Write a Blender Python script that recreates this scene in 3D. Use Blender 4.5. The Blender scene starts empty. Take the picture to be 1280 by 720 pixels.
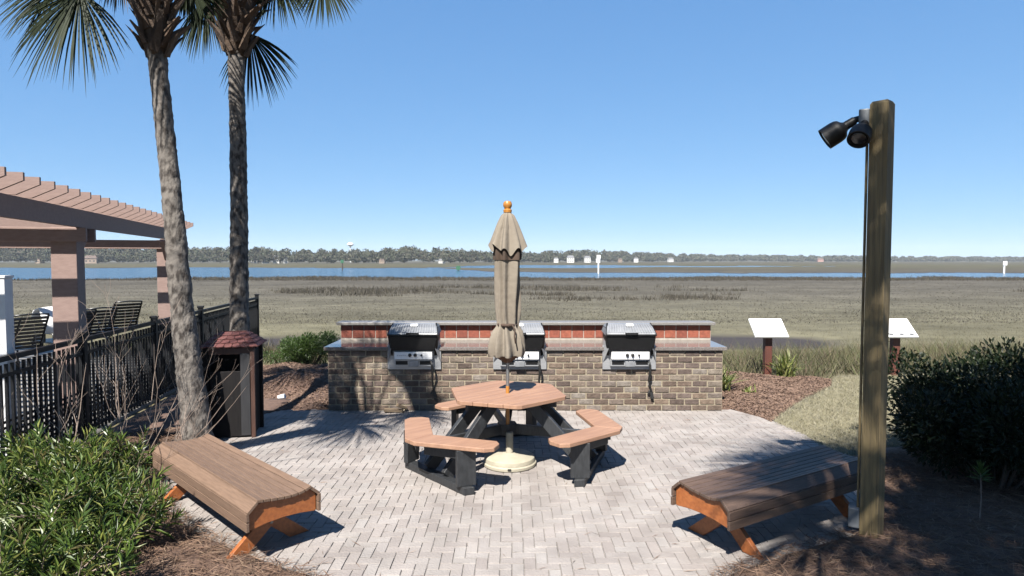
import bpy, bmesh, math, random
import numpy as np
from mathutils import Vector, Matrix, noise as mnoise
R = math.radians
random.seed(11); rng = np.random.default_rng(11)
scene = bpy.context.scene
col = scene.collection

# ------------------------------------------------------------------ camera, sky, sun, exposure
F_PX, CAM_H = 780.0, 2.1
PITCH = math.atan(35 / F_PX)
cam_d = bpy.data.cameras.new('camera'); cam = bpy.data.objects.new('camera', cam_d); col.objects.link(cam)
cam_d.sensor_width = 36.0; cam_d.lens = 36.0 * F_PX / 1280.0
cam_d.clip_start = 0.05; cam_d.clip_end = 12000
cam.location = (0, 0, CAM_H); cam.rotation_euler = (math.pi / 2 - PITCH, 0, 0)
scene.camera = cam

SHX, SHY = 0.245, 0.775                       # shadow drift per metre of height
SUN_EL = math.atan(1 / math.hypot(SHX, SHY)); SUN_AZ = math.atan2(-SHX, -SHY)   # azimuth of the sun from +Y towards +X
w = bpy.data.worlds.new('World'); scene.world = w; w.use_nodes = True
nt = w.node_tree; bg = nt.nodes['Background']
sky = nt.nodes.new('ShaderNodeTexSky'); sky.sky_type = 'NISHITA'; sky.sun_disc = False
sky.sun_elevation = SUN_EL; sky.sun_rotation = SUN_AZ
sky.altitude = 3000; sky.air_density = 1.0; sky.dust_density = 0.0; sky.ozone_density = 6.0
EXPOSURE = 1.65
# film response of the sky: each channel through one power law, the same over the whole dome
sep = nt.nodes.new('ShaderNodeSeparateColor'); com = nt.nodes.new('ShaderNodeCombineColor'); nt.links.new(sky.outputs[0], sep.inputs[0])
for ch, (pw_, gain) in enumerate(((.62, .82), (.47, .93), (.32, 1.10))):
    m1 = nt.nodes.new('ShaderNodeMath'); m1.operation = 'MULTIPLY'; m1.inputs[1].default_value = .095
    m2 = nt.nodes.new('ShaderNodeMath'); m2.operation = 'POWER'; m2.inputs[1].default_value = pw_
    m3 = nt.nodes.new('ShaderNodeMath'); m3.operation = 'MULTIPLY'; m3.inputs[1].default_value = gain * 10 / 2 ** EXPOSURE
    nt.links.new(sep.outputs[ch], m1.inputs[0]); nt.links.new(m1.outputs[0], m2.inputs[0]); nt.links.new(m2.outputs[0], m3.inputs[0]); nt.links.new(m3.outputs[0], com.inputs[ch])
nt.links.new(com.outputs[0], bg.inputs[0]); bg.inputs[1].default_value = 0.10

sd = bpy.data.lights.new('sun', 'SUN'); sun = bpy.data.objects.new('sun', sd); col.objects.link(sun)
sd.energy = 5.0; sd.angle = R(0.5); sd.color = (1.0, 0.95, 0.87)
sun.rotation_euler = Vector((SHX, SHY, -1)).to_track_quat('-Z', 'Y').to_euler()
sun.location = (-4, -8, 14)
vs = scene.view_settings
vs.view_transform = 'Standard'; vs.look = 'None'; vs.exposure = EXPOSURE; vs.gamma = 1.0
scene.cycles.max_bounces = 6

# ------------------------------------------------------------------ helpers
def pix(u, v, y=None, z=None):
    """a photograph point at a known depth y or height z, as a place in the scene"""
    a, b = u - 640, 360 - v
    d = Vector((a, F_PX * math.cos(PITCH) + b * math.sin(PITCH), -F_PX * math.sin(PITCH) + b * math.cos(PITCH)))
    t = y / d.y if y is not None else (z - CAM_H) / d.z
    return Vector((0, 0, CAM_H)) + d * t

def tag(o, label=None, cat=None, group=None, kind=None):
    if label: o['label'] = label
    if cat: o['category'] = cat
    if group: o['group'] = group
    if kind: o['kind'] = kind
    return o

def empty(name, loc=(0, 0, 0), rz=0, label=None, cat=None, group=None):
    o = bpy.data.objects.new(name, None); col.objects.link(o)
    o.location = loc; o.rotation_euler = (0, 0, rz); o.empty_display_size = 0.1
    return tag(o, label, cat, group)

def link_mesh(name, me, mat=None, parent=None, loc=None, rz=None):
    o = bpy.data.objects.new(name, me); col.objects.link(o)
    if mat and not me.materials: me.materials.append(mat)
    if parent: o.parent = parent
    if loc is not None: o.location = loc
    if rz is not None: o.rotation_euler = (0, 0, rz)
    return o

def np_mesh(name, V, Fs, smooth=False):
    """V (n,3), Fs (m,k) numpy arrays of one face size"""
    me = bpy.data.meshes.new(name)
    V = np.asarray(V, np.float32); Fs = np.asarray(Fs, np.int32)
    k = Fs.shape[1]
    me.vertices.add(len(V)); me.vertices.foreach_set('co', V.ravel())
    me.loops.add(Fs.size); me.loops.foreach_set('vertex_index', Fs.ravel())
    me.polygons.add(len(Fs)); me.polygons.foreach_set('loop_start', np.arange(0, Fs.size, k, dtype=np.int32))
    me.polygons.foreach_set('loop_total', np.full(len(Fs), k, np.int32))
    me.polygons.foreach_set('use_smooth', np.full(len(Fs), bool(smooth)))
    me.update(calc_edges=True); me.validate()
    return me

class MB:
    def __init__(s): s.v = []; s.f = []
    def add(s, vs, fs):
        n = len(s.v); s.v += [tuple(q) for q in vs]; s.f += [tuple(i + n for i in q) for q in fs]; return s
    def box(s, c, size, rot=None, taper=1.0):
        x, y, z = [q / 2 for q in size]; c = Vector(c)
        pts = [Vector((sx * x * (taper if sz > 0 else 1), sy * y * (taper if sz > 0 else 1), sz * z)) for sz in (-1, 1) for sx, sy in ((-1, -1), (1, -1), (1, 1), (-1, 1))]
        if rot is not None: pts = [rot @ q for q in pts]
        return s.add([q + c for q in pts], [(3, 2, 1, 0), (4, 5, 6, 7), (0, 1, 5, 4), (1, 2, 6, 5), (2, 3, 7, 6), (3, 0, 4, 7)])
    def bar(s, a, b, wd, th, up=(0, 0, 1)):
        """box from a to b, wd across, th along 'up'"""
        a, b, up = Vector(a), Vector(b), Vector(up); d = (b - a); L = d.length; d.normalize()
        x = d.cross(up)
        if x.length < 1e-4: x = d.cross(Vector((1, 0, 0)))
        x.normalize(); u = x.cross(d).normalized()
        return s.box((a + b) / 2, (wd, L, th), Matrix((x, d, u)).transposed())
    def tube(s, pts, rad, n=8, cap=True):
        pts = [Vector(q) for q in pts]
        if not hasattr(rad, '__len__'): rad = [rad] * len(pts)
        n0 = len(s.v); px = None
        for i, q in enumerate(pts):
            d = (pts[min(i + 1, len(pts) - 1)] - pts[max(i - 1, 0)])
            if d.length < 1e-9: d = Vector((0, 0, 1))
            d.normalize()
            if px is None:
                px = d.cross(Vector((0.31, 0.2, 0.93)))
                if px.length < 1e-3: px = d.cross(Vector((1, 0, 0)))
            px = (px - d * px.dot(d)).normalized(); py = d.cross(px)
            for k in range(n):
                a = 2 * math.pi * k / n
                s.v.append(tuple(q + (px * math.cos(a) + py * math.sin(a)) * rad[i]))
        for i in range(len(pts) - 1):
            for k in range(n):
                a0 = n0 + i * n + k; a1 = n0 + i * n + (k + 1) % n
                s.f.append((a0, a1, a1 + n, a0 + n))
        if cap:
            s.f.append(tuple(n0 + k for k in reversed(range(n))))
            s.f.append(tuple(n0 + (len(pts) - 1) * n + k for k in range(n)))
        return s
    def lathe(s, prof, n=24, c=(0, 0, 0), rot=None, fn=None, cap=True):
        """prof: (r, z) from bottom to top; fn(theta, r, z) may change r"""
        n0 = len(s.v); c = Vector(c)
        for r, z in prof:
            for k in range(n):
                a = 2 * math.pi * k / n; rr = fn(a, r, z) if fn else r
                q = Vector((rr * math.cos(a), rr * math.sin(a), z))
                if rot is not None: q = rot @ q
                s.v.append(tuple(q + c))
        for i in range(len(prof) - 1):
            for k in range(n):
                a0 = n0 + i * n + k; a1 = n0 + i * n + (k + 1) % n
                s.f.append((a0, a1, a1 + n, a0 + n))
        if cap:
            s.f.append(tuple(n0 + k for k in reversed(range(n))))
            s.f.append(tuple(n0 + (len(prof) - 1) * n + k for k in range(n)))
        return s
    def prism(s, poly, z0, z1, M=None):
        """poly of (x, y), counter-clockwise, pulled from z0 to z1; M maps to place"""
        n = len(poly); pts = [Vector((x, y, z0)) for x, y in poly] + [Vector((x, y, z1)) for x, y in poly]
        if M is not None: pts = [M @ q for q in pts]
        return s.add(pts, [tuple(reversed(range(n))), tuple(range(n, 2 * n))] + [(i, (i + 1) % n, n + (i + 1) % n, n + i) for i in range(n)])
    def mesh(s, name, smooth=False):
        me = bpy.data.meshes.new(name); me.from_pydata(s.v, [], s.f); me.update()
        if smooth: me.polygons.foreach_set('use_smooth', [True] * len(me.polygons))
        return me
    def build(s, name, mat, parent=None, smooth=False, bevel=0, label=None, angle=None):
        o = link_mesh(name, s.mesh(name, smooth), mat, parent)
        if bevel:
            m = o.modifiers.new('bevel', 'BEVEL'); m.width = bevel; m.segments = 2; m.limit_method = 'ANGLE'; m.angle_limit = R(35)
        if smooth and angle:
            o.data.set_sharp_from_angle(angle=R(angle))
        if label: o['label'] = label
        return o

def copy_tree(o, parent=None):
    c = o.copy(); col.objects.link(c); c.parent = parent
    for ch in list(o.children): copy_tree(ch, c)
    return c

def in_poly(x, y, poly):
    r = False; n = len(poly)
    for i in range(n):
        x0, y0 = poly[i]; x1, y1 = poly[(i + 1) % n]
        if (y0 > y) != (y1 > y) and x < (x1 - x0) * (y - y0) / (y1 - y0) + x0: r = not r
    return r
def in_poly_np(P, poly):
    r = np.zeros(len(P), bool); n = len(poly); x, y = P[:, 0], P[:, 1]
    for i in range(n):
        x0, y0 = poly[i]; x1, y1 = poly[(i + 1) % n]
        if y0 == y1: continue
        r ^= ((y0 > y) != (y1 > y)) & (x < (x1 - x0) * (y - y0) / (y1 - y0) + x0)
    return r
def n2(x, y, s=1.0, seed=0.0):
    return mnoise.noise(Vector((x * s + seed, y * s - seed * 0.7, seed * 1.3)))

# ------------------------------------------------------------------ materials
ALB = .51
def mat(name, c, rough=0.7, metal=0.0, c2=None, scale=8.0, detail=5, bump=0.0, bscale=40.0, stretch=None, ramp=None,
        per_piece=None, piece_amt=0.0, coord='Object', spec=0.5, translucent=0.0, alb=None, noise_lo=0.35, noise_hi=0.65):
    """procedural surface: base colour c mottled towards c2, optional per-piece colours, fine bump"""
    k_ = alb or ALB; c = tuple(q * k_ for q in c)
    if per_piece: per_piece = [tuple(q * k_ for q in p) for p in per_piece]
    elif c2 is not None: c2 = tuple(q * k_ for q in c2)
    m = bpy.data.materials.new(name); m.use_nodes = True
    t = m.node_tree; N = t.nodes; L = t.links; b = N['Principled BSDF']
    b.inputs['Roughness'].default_value = rough; b.inputs['Metallic'].default_value = metal
    b.inputs['Specular IOR Level'].default_value = spec
    tc = N.new('ShaderNodeTexCoord'); src = tc.outputs['Object' if coord == 'World' else coord]
    if coord == 'World':
        src = N.new('ShaderNodeNewGeometry').outputs['Position']
    if stretch:
        mp = N.new('ShaderNodeMapping'); mp.inputs['Scale'].default_value = stretch; L.new(src, mp.inputs[0]); src = mp.outputs[0]
    out = None
    if per_piece:
        g = N.new('ShaderNodeNewGeometry'); oi = N.new('ShaderNodeObjectInfo')
        ad = N.new('ShaderNodeMath'); ad.operation = 'MULTIPLY_ADD'; ad.inputs[1].default_value = 7.31
        L.new(oi.outputs['Random'], ad.inputs[0]); L.new(g.outputs['Random Per Island'], ad.inputs[2])
        fr = N.new('ShaderNodeMath'); fr.operation = 'FRACT'; L.new(ad.outputs[0], fr.inputs[0])
        cr = N.new('ShaderNodeValToRGB'); cr.color_ramp.interpolation = 'LINEAR'
        es = cr.color_ramp.elements
        while len(es) < len(per_piece): es.new(0.5)
        for i, q in enumerate(per_piece):
            es[i].position = i / (len(per_piece) - 1); es[i].color = (*q, 1)
        L.new(fr.outputs[0], cr.inputs[0]); out = cr.outputs[0]
    nz = N.new('ShaderNodeTexNoise'); nz.inputs['Scale'].default_value = scale; nz.inputs['Detail'].default_value = detail
    L.new(src, nz.inputs['Vector'])
    if c2 is not None:
        r = N.new('ShaderNodeMapRange'); r.inputs[1].default_value = noise_lo; r.inputs[2].default_value = noise_hi
        L.new(nz.outputs[0], r.inputs[0])
        mx = N.new('ShaderNodeMix'); mx.data_type = 'RGBA'
        L.new(r.outputs[0], mx.inputs[0])
        if out is not None:
            mu = N.new('ShaderNodeMix'); mu.data_type = 'RGBA'; mu.blend_type = 'MULTIPLY'; mu.inputs[0].default_value = 1.0
            mx.inputs[6].default_value = (1, 1, 1, 1); mx.inputs[7].default_value = (*c2, 1)
            L.new(out, mu.inputs[6]); L.new(mx.outputs[2], mu.inputs[7]); out = mu.outputs[2]
        else:
            mx.inputs[6].default_value = (*c, 1); mx.inputs[7].default_value = (*c2, 1); out = mx.outputs[2]
    if out is not None: L.new(out, b.inputs['Base Color'])
    else: b.inputs['Base Color'].default_value = (*c, 1)
    if bump:
        nb = N.new('ShaderNodeTexNoise'); nb.inputs['Scale'].default_value = bscale; nb.inputs['Detail'].default_value = 6
        L.new(src, nb.inputs['Vector'])
        bp = N.new('ShaderNodeBump'); bp.inputs['Strength'].default_value = bump; bp.inputs['Distance'].default_value = 0.02
        L.new(nb.outputs[0], bp.inputs['Height']); L.new(bp.outputs[0], b.inputs['Normal'])
    if translucent:
        tr = N.new('ShaderNodeBsdfTranslucent'); ms = N.new('ShaderNodeMixShader'); ms.inputs[0].default_value = translucent
        if out is not None: L.new(out, tr.inputs[0])
        else: tr.inputs[0].default_value = (*c, 1)
        o = N['Material Output']; L.new(b.outputs[0], ms.inputs[1]); L.new(tr.outputs[0], ms.inputs[2]); L.new(ms.outputs[0], o.inputs[0])
    return m

M = {}
M['paver'] = mat('tumbled concrete paver', (.4, .37, .35), .9, alb=.55, per_piece=[(.385, .353, .33), (.41, .37, .345), (.395, .352, .33), (.415, .382, .36), (.335, .295, .275), (.40, .365, .345), (.37, .332, .312), (.405, .363, .338), (.42, .39, .37)],
                 c2=(.76, .75, .745), scale=2.6, detail=10, bump=.45, bscale=60, coord='World')
M['sand'] = mat('joint sand', (.36, .33, .305), .95, c2=(.28, .255, .235), scale=30, coord='World')
M['brick'] = mat('brown wall brick', (.2, .15, .12), .9, per_piece=[(.15, .105, .08), (.23, .165, .125), (.30, .25, .20), (.19, .14, .12), (.12, .085, .07), (.26, .19, .14), (.22, .175, .15), (.34, .30, .26)],
                 c2=(.62, .60, .58), scale=16, detail=8, bump=.5, bscale=50, coord='World')
M['mortar'] = mat('buff mortar', (.42, .355, .255), .95, c2=(.33, .28, .205), scale=12, bump=.4, bscale=60)
M['red_brick'] = mat('red facing brick', (.4, .1, .05), .8, per_piece=[(.33, .085, .045), (.40, .11, .06), (.27, .065, .037), (.36, .095, .055)], c2=(.7, .68, .66), scale=25, bump=.2, coord='World')
M['mortar_pale'] = mat('pale mortar', (.52, .46, .40), .95, c2=(.42, .36, .31), scale=20)
M['granite'] = mat('speckled grey granite', (.30, .27, .25), .16, c2=(.15, .13, .125), scale=90, detail=3, coord='World')
M['granite_edge'] = mat('rough granite cap', (.33, .31, .29), .45, c2=(.19, .175, .165), scale=70, detail=4, coord='World', bump=.2)
M['steel'] = mat('brushed steel', (.60, .61, .63), .36, .45, c2=(.48, .49, .51), scale=5, stretch=(1, 1, 25))
M['steel_pale'] = mat('pale grey panel', (.78, .78, .78), .45, metal=.1, alb=.75, c2=(.66, .66, .67), scale=14)
M['black_metal'] = mat('black enamel', (.008, .008, .009), .5, 0, c2=(.013, .013, .014), scale=20, spec=.25)
M['lid_metal'] = mat('grey cast lid', (.40, .41, .43), .4, .25, c2=(.28, .29, .31), scale=9)
M['black_rubber'] = mat('black rubber', (.01, .01, .011), .6, c2=(.018, .018, .018), scale=30)
M['white_badge'] = mat('white enamel badge', (.8, .8, .8), .4, alb=.75, c2=(.74, .74, .74), scale=30)
M['table_plastic'] = mat('cedar plastic lumber', (.48, .275, .175), .6, c2=(.37, .205, .132), scale=2.5, stretch=(1, 9, 9), detail=9, bump=.2, bscale=30)
M['black_plastic'] = mat('black plastic lumber', (.022, .024, .027), .5, c2=(.042, .045, .05), scale=6, stretch=(2, 12, 2), bump=.15, bscale=30)
M['bolt'] = mat('zinc bolt', (.5, .5, .5), .4, .9, c2=(.4, .4, .4), scale=60)
M['canvas'] = mat('tan canvas', (.30, .255, .20), .92, c2=(.25, .21, .165), scale=5, bump=.35, bscale=14)
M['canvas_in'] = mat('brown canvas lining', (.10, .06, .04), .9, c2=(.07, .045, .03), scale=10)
M['turned_wood'] = mat('varnished pole wood', (.62, .27, .05), .4, c2=(.5, .2, .035), scale=4, stretch=(14, 14, 1))
M['pole_metal'] = mat('grey pole', (.55, .56, .57), .35, .8, c2=(.45, .46, .47), scale=10)
M['cream'] = mat('cream concrete base', (.52, .475, .37), .75, c2=(.45, .41, .31), scale=9, bump=.2)
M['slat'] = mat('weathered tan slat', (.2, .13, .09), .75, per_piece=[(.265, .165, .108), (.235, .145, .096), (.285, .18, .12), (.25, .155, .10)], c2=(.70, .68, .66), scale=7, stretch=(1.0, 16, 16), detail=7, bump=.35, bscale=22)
M['slat_shaded'] = mat('shade-darkened brown slat', (.2, .13, .09), .6, per_piece=[(.17, .105, .072), (.145, .09, .065), (.185, .118, .08)], c2=(.68, .66, .64), scale=7, stretch=(1.0, 16, 16), detail=7, bump=.35, bscale=22)  # brown darkened so the colour carries the right bench's shade
M['orange_wood'] = mat('orange stained wood', (.50, .165, .045), .5, c2=(.36, .105, .028), scale=3.5, stretch=(1.5, 12, 12), bump=.15, bscale=30)
M['slat_end'] = mat('pale slat end', (.5, .42, .34), .85, c2=(.4, .33, .26), scale=40)
M['post_wood'] = mat('treated pine', (.29, .215, .10), .75, c2=(.15, .112, .056), scale=2.2, stretch=(24, 24, .8), detail=10, bump=.55, bscale=7, noise_lo=.36, noise_hi=.66)
M['grey_plastic'] = mat('grey conduit plastic', (.20, .215, .235), .5, c2=(.16, .175, .19), scale=20)
M['lamp_glass'] = mat('dark lens', (.02, .02, .025), .08, c2=(.03, .03, .035), scale=5)
M['sign_white'] = mat('white sign face', (.82, .82, .80), .35, alb=.75, c2=(.78, .78, .77), scale=6)
M['sign_ink'] = mat('faded grey print', (.55, .57, .58), .6, c2=(.62, .63, .64), scale=10)
M['sign_mark'] = mat('dark print', (.08, .085, .09), .5, c2=(.12, .12, .13), scale=30)
M['sign_post'] = mat('red brown painted post', (.15, .045, .028), .6, c2=(.11, .034, .022), scale=4, stretch=(10, 10, 1))
M['fence'] = mat('black powder coat', (.008, .009, .011), .55, c2=(.014, .015, .018), scale=12, spec=.22)
M['white_post'] = mat('white painted post', (.62, .62, .63), .6, alb=.75, c2=(.52, .52, .54), scale=6)
M['pergola'] = mat('pink brown painted lumber', (.37, .255, .222), .75, c2=(.32, .215, .187), scale=5, stretch=(1, 6, 6), bump=.15, bscale=20)
M['strap'] = mat('black vinyl strap', (.014, .016, .022), .38, c2=(.024, .026, .034), scale=15)
M['chair_frame'] = mat('dark chair tube', (.03, .032, .036), .3, .3, c2=(.04, .042, .046), scale=15)
M['towel'] = mat('white towelling', (.8, .8, .8), .9, alb=.75, c2=(.72, .72, .72), scale=14, bump=.3)
M['deck'] = mat('pale pool concrete', (.36, .345, .325), .9, c2=(.30, .285, .27), scale=4, coord='World', bump=.1)
M['bin_panel'] = mat('black brown board', (.009, .008, .009), .65, spec=.2, c2=(.015, .013, .013), scale=5, stretch=(8, 8, 1))
M['bin_door'] = mat('grey black board', (.03, .03, .034), .6, c2=(.02, .02, .024), scale=5, stretch=(8, 8, 1))
M['bin_trim'] = mat('red brown trim', (.10, .042, .026), .6, c2=(.07, .03, .02), scale=5, stretch=(8, 8, 1))
M['shingle'] = mat('red brown shingle', (.2, .06, .05), .85, per_piece=[(.17, .05, .045), (.24, .085, .075), (.20, .065, .055), (.13, .04, .036)], c2=(.75, .72, .72), scale=30, bump=.3)
M['trunk'] = mat('fibrous grey palm bark', (.215, .19, .168), .95, c2=(.05, .04, .034), scale=11, stretch=(1.7, 1.7, .9), detail=12, bump=1.0, bscale=16, noise_lo=.44, noise_hi=.62)
M['boot'] = mat('brown palm boot', (.1, .06, .04), .9, per_piece=[(.10, .062, .04), (.15, .095, .06), (.065, .042, .03), (.12, .07, .04)], c2=(.6, .58, .55), scale=12, bump=.6)
M['frond'] = mat('palm leaf', (.06, .09, .03), .6, spec=.2, per_piece=[(.018, .029, .011), (.026, .041, .014), (.034, .048, .018), (.022, .034, .013)], c2=(.8, .8, .75), scale=3, translucent=.10)
M['frond_dry'] = mat('dry palm leaf', (.2, .14, .08), .7, per_piece=[(.17, .12, .07), (.24, .18, .11), (.13, .09, .055)], translucent=.15)
M['podo'] = mat('narrow yew leaf', (.06, .12, .03), .42, per_piece=[(.045, .085, .018), (.085, .155, .028), (.17, .25, .045), (.04, .085, .022), (.11, .19, .034), (.34, .38, .09), (.16, .12, .06)], translucent=.25)
M['podo_young'] = mat('young yew leaf', (.14, .2, .05), .42, per_piece=[(.10, .17, .036), (.17, .24, .055), (.22, .27, .075)], translucent=.25)
M['broadleaf'] = mat('glossy shade-darkened leaf', (.03, .05, .02), .5, spec=.25, per_piece=[(.010, .019, .007), (.017, .03, .010), (.013, .025, .010), (.026, .04, .014)], translucent=.15)  # leaf colour darkened further to deepen the shade on the right shrubs
M['bright_leaf'] = mat('bright green leaf', (.07, .13, .025), .5, per_piece=[(.05, .105, .018), (.085, .15, .03), (.065, .125, .022), (.11, .165, .04)], translucent=.3)
M['blade'] = mat('yellow green blade', (.14, .18, .04), .55, per_piece=[(.16, .23, .045), (.27, .31, .075), (.36, .35, .11), (.12, .19, .04), (.42, .37, .17)], translucent=.3)
M['oak_leaf'] = mat('oak leaf', (.03, .05, .02), .55, per_piece=[(.022, .04, .014), (.036, .058, .02), (.045, .065, .025)], translucent=.15)
M['bark'] = mat('grey brown bark', (.12, .09, .07), .95, c2=(.06, .045, .035), scale=5, stretch=(5, 5, 1), bump=.8, bscale=15)
M['twig'] = mat('bare grey twig', (.38, .30, .25), .85, c2=(.26, .19, .15), scale=12)
M['straw'] = mat('pine straw', (.2, .12, .07), .85, per_piece=[(.19, .105, .066), (.27, .165, .105), (.13, .07, .045), (.33, .225, .15), (.16, .085, .055)])
M['mulch'] = mat('brown mulch', (.19, .115, .083), .95, c2=(.12, .07, .052), scale=18, detail=8, bump=.6, bscale=35, coord='World')
M['chip'] = mat('bark chip', (.16, .09, .06), .9, per_piece=[(.26, .165, .115), (.23, .145, .10), (.29, .19, .135), (.20, .122, .087), (.245, .152, .107)])
M['lawn'] = mat('dormant lawn soil', (.29, .26, .165), .95, c2=(.20, .18, .115), scale=6, detail=8, bump=.6, bscale=60, coord='World')
M['lawn_blade'] = mat('dormant lawn blade', (.3, .27, .15), .7, per_piece=[(.42, .375, .245), (.36, .32, .20), (.48, .43, .30), (.27, .26, .14), (.40, .355, .225)], translucent=.2)
M['log'] = mat('cut firewood', (.3, .22, .14), .85, c2=(.16, .11, .07), scale=6, stretch=(1, 8, 8))
M['litter'] = mat('white paper cup', (.75, .77, .8), .6, alb=.75, c2=(.7, .72, .75), scale=10)

def marsh_material():
    m = bpy.data.materials.new('marsh grass and mud'); m.use_nodes = True
    t = m.node_tree; N = t.nodes; L = t.links; b = N['Principled BSDF']; b.inputs['Roughness'].default_value = .95
    b.inputs['Specular IOR Level'].default_value = .1
    g = N.new('ShaderNodeNewGeometry'); sp = N.new('ShaderNodeSeparateXYZ'); L.new(g.outputs['Position'], sp.inputs[0])
    # broad vegetation zones by distance from the shore, wandering with noise
    n1 = N.new('ShaderNodeTexNoise'); n1.inputs['Scale'].default_value = .05; n1.inputs['Detail'].default_value = 6
    mp = N.new('ShaderNodeMapping'); mp.inputs['Scale'].default_value = (.35, 1, 1); L.new(g.outputs['Position'], mp.inputs[0]); L.new(mp.outputs[0], n1.inputs[0])
    ml = N.new('ShaderNodeMath'); ml.operation = 'LOGARITHM'; ml.inputs[1].default_value = 10; L.new(sp.outputs[1], ml.inputs[0])
    ad = N.new('ShaderNodeMath'); ad.operation = 'MULTIPLY_ADD'; ad.inputs[1].default_value = .28; L.new(n1.outputs[0], ad.inputs[0]); L.new(ml.outputs[0], ad.inputs[2])
    mr = N.new('ShaderNodeMapRange'); mr.inputs[1].default_value = 1.1; mr.inputs[2].default_value = 2.9; L.new(ad.outputs[0], mr.inputs[0])
    cr = N.new('ShaderNodeValToRGB'); es = cr.color_ramp.elements
    stops = [(0, (0.1, 0.088, 0.053)), (0.1, (0.101, 0.092, 0.057)), (0.24, (0.101, 0.093, 0.061)), (0.34, (0.091, 0.084, 0.061)), (0.44, (0.077, 0.07, 0.056)), (0.56, (0.065, 0.059, 0.049)), (0.66, (0.058, 0.053, 0.044)), (0.76, (0.057, 0.051, 0.037)), (0.86, (0.063, 0.059, 0.035)), (1, (0.056, 0.051, 0.035))]
    while len(es) < len(stops): es.new(.5)
    for e, (p, c) in zip(es, stops): e.position = p; e.color = (*c, 1)
    L.new(mr.outputs[0], cr.inputs[0])
    n3 = N.new('ShaderNodeTexNoise'); n3.inputs['Scale'].default_value = .8; n3.inputs['Detail'].default_value = 9; n3.inputs['Roughness'].default_value = .7
    mp3 = N.new('ShaderNodeMapping'); mp3.inputs['Scale'].default_value = (.5, 1, 1); L.new(g.outputs['Position'], mp3.inputs[0]); L.new(mp3.outputs[0], n3.inputs[0])
    r3 = N.new('ShaderNodeMapRange'); r3.inputs[1].default_value = .3; r3.inputs[2].default_value = .7; r3.inputs[3].default_value = .70; r3.inputs[4].default_value = 1.26; L.new(n3.outputs[0], r3.inputs[0])
    mu = N.new('ShaderNodeMix'); mu.data_type = 'RGBA'; mu.blend_type = 'MULTIPLY'; mu.inputs[0].default_value = 1
    L.new(cr.outputs[0], mu.inputs[6]); L.new(r3.outputs[0], mu.inputs[7])
    n4 = N.new('ShaderNodeTexNoise'); n4.inputs['Scale'].default_value = .16; n4.inputs['Detail'].default_value = 8; n4.inputs['Roughness'].default_value = .65
    mp4 = N.new('ShaderNodeMapping'); mp4.inputs['Scale'].default_value = (.45, 1, 1); mp4.inputs['Location'].default_value = (31, 7, 0); L.new(g.outputs['Position'], mp4.inputs[0]); L.new(mp4.outputs[0], n4.inputs[0])
    r4 = N.new('ShaderNodeMapRange'); r4.inputs[1].default_value = .36; r4.inputs[2].default_value = .62; r4.inputs[3].default_value = .74; r4.inputs[4].default_value = 1.14; L.new(n4.outputs[0], r4.inputs[0])
    mu4 = N.new('ShaderNodeMix'); mu4.data_type = 'RGBA'; mu4.blend_type = 'MULTIPLY'; mu4.inputs[0].default_value = 1
    L.new(mu.outputs[2], mu4.inputs[6]); L.new(r4.outputs[0], mu4.inputs[7]); mu = mu4
    # bare dark mud where the ground is lowest near the shore
    mud = N.new('ShaderNodeMapRange'); mud.inputs[1].default_value = -1.02; mud.inputs[2].default_value = -1.10; L.new(sp.outputs[2], mud.inputs[0])
    mm = N.new('ShaderNodeMix'); mm.data_type = 'RGBA'; L.new(mud.outputs[0], mm.inputs[0]); L.new(mu.outputs[2], mm.inputs[6]); mm.inputs[7].default_value = (.033, .030, .032, 1)
    L.new(mm.outputs[2], b.inputs['Base Color'])
    bp = N.new('ShaderNodeBump'); bp.inputs['Strength'].default_value = .6; bp.inputs['Distance'].default_value = .25; L.new(n3.outputs[0], bp.inputs['Height']); L.new(bp.outputs[0], b.inputs['Normal'])
    return m
M['marsh'] = marsh_material()
M['marsh_blade'] = mat('marsh blade', (.17, .15, .09), .85, per_piece=[(.165, .152, .105), (.178, .164, .112), (.155, .142, .10), (.17, .16, .10), (.185, .17, .12)], translucent=.15, spec=.1)
M['marsh_blade_far'] = mat('grey marsh blade', (.13, .11, .085), .9, per_piece=[(.138, .127, .106), (.148, .136, .112), (.128, .118, .10), (.142, .132, .104)], translucent=.1, spec=.1)
M['rush'] = mat('dark rush', (.07, .06, .05), .9, per_piece=[(.098, .087, .072), (.108, .096, .078), (.088, .078, .064), (.105, .098, .07)], spec=.1)
M['edge_weed'] = mat('shore weed', (.14, .12, .07), .8, per_piece=[(.20, .16, .105), (.12, .15, .065), (.31, .265, .19), (.17, .12, .09), (.10, .135, .055), (.26, .225, .125), (.15, .175, .085), (.24, .19, .14)], translucent=.2, spec=.1)

def water_material():
    m = bpy.data.materials.new('tidal water'); m.use_nodes = True
    t = m.node_tree; N = t.nodes; L = t.links; b = N['Principled BSDF']
    b.inputs['Base Color'].default_value = (.02, .055, .10, 1); b.inputs['Roughness'].default_value = .12; b.inputs['IOR'].default_value = 1.33
    g = N.new('ShaderNodeNewGeometry'); nz = N.new('ShaderNodeTexNoise'); nz.inputs['Scale'].default_value = .9; nz.inputs['Detail'].default_value = 5
    L.new(g.outputs['Position'], nz.inputs[0])
    bp = N.new('ShaderNodeBump'); bp.inputs['Strength'].default_value = 1.0; bp.inputs['Distance'].default_value = 1.0
    L.new(nz.outputs[0], bp.inputs['Height']); L.new(bp.outputs[0], b.inputs['Normal'])
    return m
M['water'] = water_material()
M['wood_mass'] = mat('far winter wood', (.06, .07, .035), .9, per_piece=[(.085, .098, .062), (.11, .11, .075), (.125, .112, .085), (.075, .092, .056), (.095, .105, .065), (.145, .12, .092)], spec=.1)
M['house_white'] = mat('white siding', (.70, .69, .66), .7, alb=.62, c2=(.7, .69, .66), scale=.6)
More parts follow.
